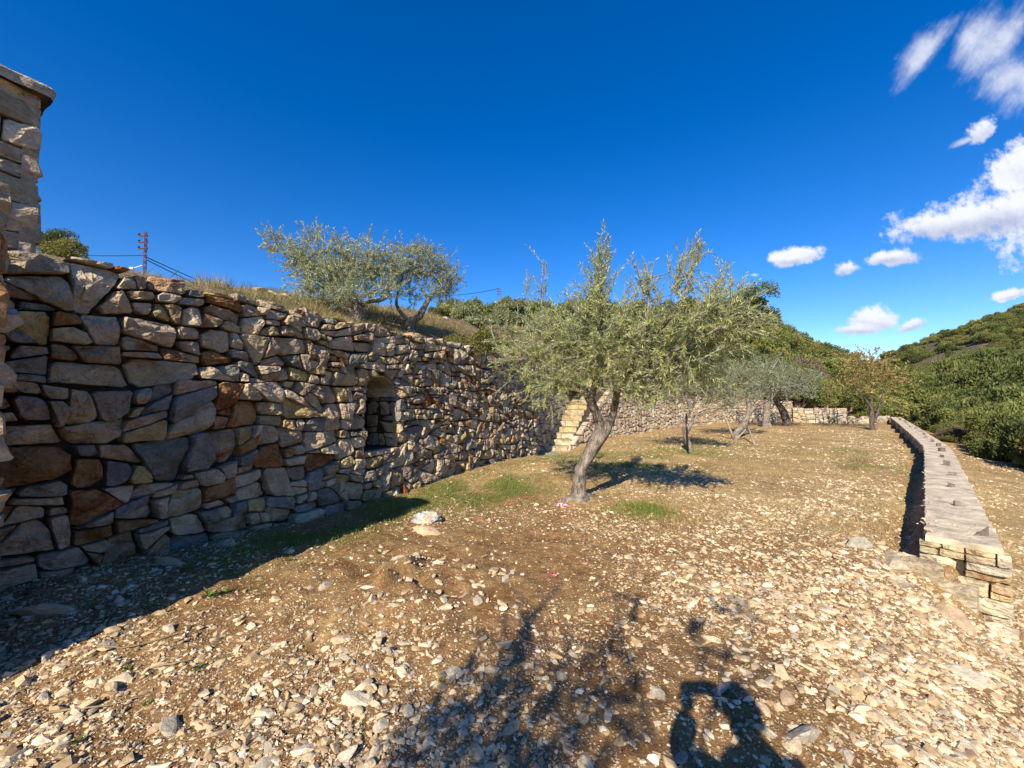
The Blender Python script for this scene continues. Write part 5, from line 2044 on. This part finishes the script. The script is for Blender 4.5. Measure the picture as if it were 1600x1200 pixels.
# dry twigs on the gravel
for (px, py, ln, an, lab) in [(220, 1025, .45, .35, 'long dry twig lying on the gravel in the lower left'), (275, 1050, .2, .5, 'short dark twig right of the long one'), (150, 1110, .4, .3, 'thin bleached stem on the gravel above the lower left corner'), (745, 1140, .25, .1, 'curved pale stem in the tree shadow'), (830, 1010, .3, -.5, 'thin bent stem beside the tree shadow')]:
    x, y = gp(px, py)
    mb = MB()
    pts = []
    for k in range(7):
        t = k / 6 - .5
        xx, yy = x + ln * t * math.cos(an) + .02 * math.sin(k * 1.7 + px), y + ln * t * math.sin(an) + .02 * math.cos(k * 1.3 + px)
        pts.append((xx, yy, g1(xx, yy) + .012 + .006 * (k % 2)))
    mb.tube(pts, [.005, .0055, .005, .0045, .004, .003, .002], 6)
    o = link('twig', mb.mesh('twig', [M_twig], (x, y, 0), smooth=True), None, (x, y, 0))
    tag(o, lab, 'twig')


# ------------------------------------------------------------------ litter
def crumple(name, label, cat, px, py, s, cols, seed, flat=.5):
    import bmesh
    x, y = gp(px, py)
    bm = bmesh.new()
    bmesh.ops.create_icosphere(bm, subdivisions=4, radius=1)
    for v in bm.verts:
        d = v.co.normalized()
        q = Vector((seed, 0, 0))
        r = 1 + .4 * noise.noise(d * 1.7 + q) + .45 * abs(noise.noise(d * 4.5 + q)) - .2 * abs(noise.noise(d * 9 + q))
        v.co = Vector((d.x * r * 1.25, d.y * r * .8, max(d.z * r * flat, -.12)))
    me = bpy.data.meshes.new(name)
    bm.to_mesh(me); bm.free()
    for p in me.polygons:
        p.use_smooth = True
    m, nt, out, L = mat(name + ' film')
    tc = N(nt, 'ShaderNodeTexCoord')
    n1 = noise_tex(nt, tc.outputs['Object'], 1.5, 2, .5)
    r = ramp(nt, cols)
    r.color_ramp.interpolation = 'CONSTANT'
    L(n1, r.inputs[0])
    bs = N(nt, 'ShaderNodeBsdfPrincipled', Roughness=.35)
    L(r.outputs[0], bs.inputs['Base Color'])
    b = N(nt, 'ShaderNodeBump', Strength=.6, Distance=.15)
    L(noise_tex(nt, tc.outputs['Object'], 5, 4, .6, .8), b.inputs['Height'])
    L(b.outputs[0], bs.inputs['Normal'])
    L(bs.outputs[0], out.inputs[0])
    me.materials.append(m)
    o = link(name, me, None, (x, y, g1(x, y) + s * .1))
    o.scale = (s, s, s)
    o.rotation_euler = (0, 0, -.2)
    tag(o, label, cat)


crumple('plastic_bag', 'crumpled white plastic bag with faded colours lying at the tip of the wall shadow', 'plastic bag', 666, 812, .155, [(0, (.50, .53, .60)), (.44, (.58, .59, .64)), (.52, (.55, .58, .28)), (.60, (.62, .36, .34)), (.66, (.56, .58, .64))], 3, .62)
crumple('wrapper', 'red and white crumpled wrapper at the foot of the olive trunk', 'wrapper', 879, 789, .075, [(0, (.75, .75, .75)), (.45, (.55, .03, .04)), (.6, (.75, .75, .75)), (.7, (.03, .03, .03))], 8, .5)
crumple('wrapper', 'tiny red scrap of litter on the open gravel right of the rubble line', 'wrapper', 864, 898, .03, [(0, (.5, .08, .07)), (.6, (.6, .5, .45))], 5, .4)
crumple('glint_scrap', 'small scrap coloured bright as a glint among the shaded weeds', 'litter', 263, 911, .022, [(0, (.8, .82, .9)), (.6, (.6, .65, .8))], 6, .5)  # pale colours paint a white and bluish glint on a small scrap

# ------------------------------------------------------------------ wooden props by the third olive
for (pts, r0, lab) in [([(1128, 642, 15.3), (1148, 681, 15.2)], .045, 'pale wooden prop leaning from the left against the leaning olive'), ([(1167, 665, 15.0), (1180, 693, 13.3)], .035, 'dark wooden prop leaning out to the right of the leaning olive'),
                       ([(1168, 668, 15.1), (1148, 683, 15.0)], .03, 'short wooden stick at the foot of the leaning olive')]:
    p, q = at(*pts[0]), at(*pts[1])
    q.z = g1(q.x, q.y) - .03
    mb = MB()
    mb.tube([p, p.lerp(q, .33) + Vector((.02, 0, .01)), p.lerp(q, .66), q], [r0 * .7, r0 * .85, r0 * .95, r0], 8, .08)
    tag(link('wooden_prop', mb.mesh('wooden_prop', [M_wood], q, smooth=True), None, q), lab, 'pole')

# ------------------------------------------------------------------ lattice pole and wires on the hill


def build_pole(px, ytop, d, wpx, zbase, label):
    p = at(px, ytop, d)
    h = p.z - zbase
    base = Vector((p.x, p.y, zbase))
    root = tag(empty('utility_pole', base), label, 'utility pole')
    hw = wpx * d / F / 2
    mb = MB()
    c = [Vector((sx * hw, sy * hw, 0)) for sx, sy in ((-1, -1), (1, -1), (1, 1), (-1, 1))]
    tp = .55
    for q in c:
        mb.tube([base + q, base + Vector((q.x * tp, q.y * tp, h))], [.024, .02], 4)
    link('leg_frame', mb.mesh('leg_frame', [M_rust], base), root)
    br = MB()
    n = int(h / .42)
    for i in range(n):
        z0, z1 = h * i / n, h * (i + 1) / n
        for k in range(4):
            k0 = 1 - (1 - tp) * z0 / h; k1 = 1 - (1 - tp) * z1 / h
            a, b_ = c[k], c[(k + 1) % 4]
            if i % 2:
                a, b_ = b_, a
            br.tube([base + Vector((a.x * k0, a.y * k0, z0)), base + Vector((b_.x * k1, b_.y * k1, z1))], [.013, .013], 4)
    link('lattice_bracing', br.mesh('lattice_bracing', [M_rust], base), root)
    for k in range(3):
        mb = MB()
        zz = h - .3 - k * .5
        mb.tube([base + Vector((-.55, 0, zz)), base + Vector((.15, 0, zz))], [.06, .06], 6)
        ar = link('bracket_arm', mb.mesh('bracket_arm', [M_rust], base), root)
        mb = MB()
        mb.tube([base + Vector((-.5, 0, zz)), base + Vector((-.5, 0, zz + .08)), base + Vector((-.5, 0, zz + .18))], [.05, .09, .05], 8)
        link('insulator', mb.mesh('insulator', [M_wire], base), ar)
    mb = MB()
    zz = h - 2.6
    mb.tube([base + Vector((-.2, 0, zz)), base + Vector((-.75, -.1, zz - .25))], [.03, .03], 6)
    mb.tube([base + Vector((-.75, -.1, zz - .28)), base + Vector((-1.0, -.12, zz - .3))], [.1, .12], 8)
    link('street_lamp_arm', mb.mesh('street_lamp_arm', [M_glass], base), root)
    return base, h


pb, ph = build_pole(228, 362, 30, 3.6, 6.5, 'rusty steel lattice pole standing on the hill above the wall')
pb2, ph2 = build_pole(781, 449, 75, 7, 12, 'small distant lattice pole on the hill between the upper olives and the main crown')


def wire(a, b_, sag, r, lab):
    a, b_ = Vector(a), Vector(b_)
    pts = [a.lerp(b_, k / 14) - Vector((0, 0, sag * 4 * (k / 14) * (1 - k / 14))) for k in range(15)]
    mb = MB()
    mb.tube(pts, [r] * 15, 5)
    tag(link('power_line', mb.mesh('power_line', [M_wire], a, smooth=True), None, a), lab, 'power line')


wp = at(227, 399, 30)
wire(wp, at(-60, 385, 34), .3, .028, 'cable running left from the rusty lattice pole to behind the pillar')
wire(at(229, 402, 30), at(420, 482, 66), .2, .036, 'upper of the two cables running right from the rusty pole')
wire(at(229, 406, 30), at(410, 486, 64), .3, .036, 'lower of the two cables running right from the rusty pole')
wire(at(780, 451, 75), at(690, 462, 90), .3, .05, 'faint cable left of the small distant pole')

# pale rocks and rubble on the slope above the wall
for (px, py, d, s) in [(405, 452, 9, .22), (425, 458, 9, .16), (440, 462, 9.5, .2), (455, 462, 9.5, .14), (395, 462, 8, .16), (520, 478, 9.6, .3), (690, 500, 15, .4), (705, 512, 14, .3), (600, 500, 9.5, .25), (575, 495, 10, .3), (725, 505, 18, .4)]:
    p = at(px, py, d)
    o = link('rock', rk.choice(rocks[:3]), None, (p.x, p.y, p.z))
    o.scale = (s * .8, s * .6, s * .5)
    o.rotation_euler = (0, 0, rk.uniform(0, 6))
    tag(o, 'pale limestone boulder on the slope above the tall wall', 'rock', 'pale boulders on the upper slope')


# ------------------------------------------------------------------ the photographer behind the camera (seen by the shadow)
def build_person():
    M_cloth = simple_mat('dark jacket', (.06, .07, .09), .9, var=.15)
    M_trou = simple_mat('jeans', (.05, .07, .12), .9, var=.2)
    M_skin = simple_mat('skin', (.50, .32, .23), .55, var=.06, bump=.02)
    M_hair = simple_mat('hair', (.03, .022, .016), .7, var=.3)
    M_phone = simple_mat('phone glass', (.02, .02, .022), .25)
    gz0 = g1(.15, -.35)
    base = Vector((.22, -.33, gz0))
    root = tag(empty('person', base), 'person in a dark jacket holding up a phone with both hands', 'person')

    def skin(name, verts, edges, mats, root_i=0, sub=1):
        me = bpy.data.meshes.new(name)
        me.from_pydata([Vector(v[:3]) for v in verts], edges, [])
        o = link(name, me, root)
        for m in mats:
            me.materials.append(m)
        md = o.modifiers.new('skin', 'SKIN')
        md.use_smooth_shade = True
        for i, v in enumerate(verts):
            s = me.skin_vertices[0].data[i]
            s.radius = (v[3], v[4] if len(v) > 4 else v[3])
            s.use_root = i == root_i
        o.modifiers.new('sub', 'SUBSURF').levels = sub
        o.modifiers['sub'].render_levels = sub
        return o
    # torso, arms and legs in one continuous figure (z measured from the ground)
    hl, hr = (-.175, .33, 1.60), (-.145 + .0, .33, 1.60)
    v = [(0, 0, .98, .16, .12), (0, 0, 1.16, .145, .105), (0, 0, 1.34, .18, .115), (0, .0, 1.46, .10, .08), (0, .02, 1.53, .055, .055),
         (-.18, 0, 1.43, .08), (-.245, .24, 1.345, .062), (-.175, .265, 1.50, .064), (.18, 0, 1.43, .08), (.25, .12, 1.20, .075), (.02, .26, 1.49, .06),
         (-.10, 0, .88, .10), (-.11, .01, .50, .065), (-.12, -.02, .10, .042), (.10, 0, .88, .10), (.11, .01, .50, .065), (.12, -.02, .10, .042),
         (-.13, .10, .045, .04), (.13, .10, .045, .04)]
    e = [(0, 1), (1, 2), (2, 3), (3, 4), (2, 5), (5, 6), (6, 7), (2, 8), (8, 9), (9, 10), (0, 11), (11, 12), (12, 13), (0, 14), (14, 15), (15, 16), (13, 17), (16, 18)]
    skin('body', v, e, [M_cloth])
    # head
    import bmesh
    bm = bmesh.new()
    bmesh.ops.create_uvsphere(bm, u_segments=24, v_segments=16, radius=1)
    for q in bm.verts:
        x, y, z = q.co
        jaw = 1 - .28 * max(0, -z)
        y2 = y * (.098 if y > 0 else .102)
        x2 = x * .076 * jaw
        nose = .022 * math.exp(-((x / .18) ** 2) - ((z + .05) / .22) ** 2) * (y > .3)
        eye = -.008 * (math.exp(-(((abs(x) - .38) / .16) ** 2) - ((z - .05) / .12) ** 2)) * (y > .3)
        q.co = Vector((x2, y2 + nose + eye, z * .118))
    me = bpy.data.meshes.new('head'); bm.to_mesh(me); bm.free()
    for p in me.polygons:
        p.use_smooth = True
    me.materials.append(M_skin)
    hd = link('head', me, root, (-.0, .05, 1.66))
    for sx in (-1, 1):
        mb = MB()
        mb.tube([(sx * .074, -.005, .02), (sx * .084, -.012, .0), (sx * .078, 0, -.035)], [.016, .02, .01], 8)
        link('ear', mb.mesh('ear', [M_skin], smooth=True), hd)
        mb = MB()
        mb.tube([(sx * .03, .084, .008), (sx * .03, .094, .008)], [.012, .008], 8)
        link('eye', mb.mesh('eye', [M_phone], smooth=True), hd)
    mb = MB()
    mb.tube([(-.022, .088, -.055), (0, .096, -.056), (.022, .088, -.055)], [.004, .006, .004], 6)
    link('mouth', mb.mesh('mouth', [simple_mat('lips', (.35, .14, .12), .5)], smooth=True), hd)
    bm = bmesh.new()
    bmesh.ops.create_uvsphere(bm, u_segments=20, v_segments=12, radius=1)
    for q in bm.verts:
        x, y, z = q.co
        q.co = Vector((x * .083, y * .108 - .012, max(z, -.35 if y < 0 else .35) * .126 + .006))
    me = bpy.data.meshes.new('hair'); bm.to_mesh(me); bm.free()
    for p in me.polygons:
        p.use_smooth = True
    me.materials.append(M_hair)
    link('hair', me, hd)
    # hands: palm, four unequal bent fingers and a thumb on either end of the phone; wrists meet the sleeves
    for sx, wx, grip in ((-1, -.182, -.175), (1, -.005, -.025)):
        pv = [(wx, .27, 1.49, .036, .026), (wx + .0, .28, 1.525, .042, .024), (grip, .285, 1.565, .040, .02)]
        pe = [(0, 1), (1, 2)]
        for k in range(4):
            ln = (.072, .08, .076, .06)[k]
            zz = 1.60 - k * .02
            xo = grip + sx * .012
            i0 = len(pv)
            pv += [(xo, .292, zz, .0085), (xo + sx * .012, .306, zz + .004, .0082), (xo - sx * .004, .312, zz + .006, .0075), (xo - sx * ln * .4, .314, zz + .008, .0065)]
            pe += [(2, i0), (i0, i0 + 1), (i0 + 1, i0 + 2), (i0 + 2, i0 + 3)]
        i0 = len(pv)
        pv += [(wx - sx * .018, .295, 1.535, .012), (grip - sx * .03, .300, 1.565, .0105), (grip - sx * .045, .302, 1.592, .0085)]
        pe += [(1, i0), (i0, i0 + 1), (i0 + 1, i0 + 2)]
        skin('hand', pv, pe, [M_skin])
    for sx in (-1, 1):
        mb = MB()
        mb.tube([(sx * .12, -.10, .05), (sx * .12, -.02, .06), (sx * .13, .08, .045), (sx * .135, .16, .03)], [.035, .048, .042, .025], 10)
        link('shoe', mb.mesh('shoe', [M_hair], smooth=True), root)
    mb = MB()
    for sx in (-1, 1):
        mb.tube([(0 + sx * .07, 0, .96), (sx * .105, .0, .80), (sx * .115, .01, .5), (sx * .12, -.02, .11)], [.115, .115, .082, .065], 12)
    mb.tube([(0, 0, .84), (0, 0, 1.0)], [.16, .165], 16)
    link('trousers', mb.mesh('trousers', [M_trou], smooth=True), root)
    ph_ = MB()
    x0 = -.10
    ph_.box((x0 - .075, .300, 1.565 - gz0), (.15, 0, 0), (0, .008, 0), (0, 0, .072))
    p = link('phone', ph_.mesh('phone', [M_phone], smooth=False), None, base)
    tag(p, 'dark phone held up in landscape in the hands of the person', 'phone')


build_person()
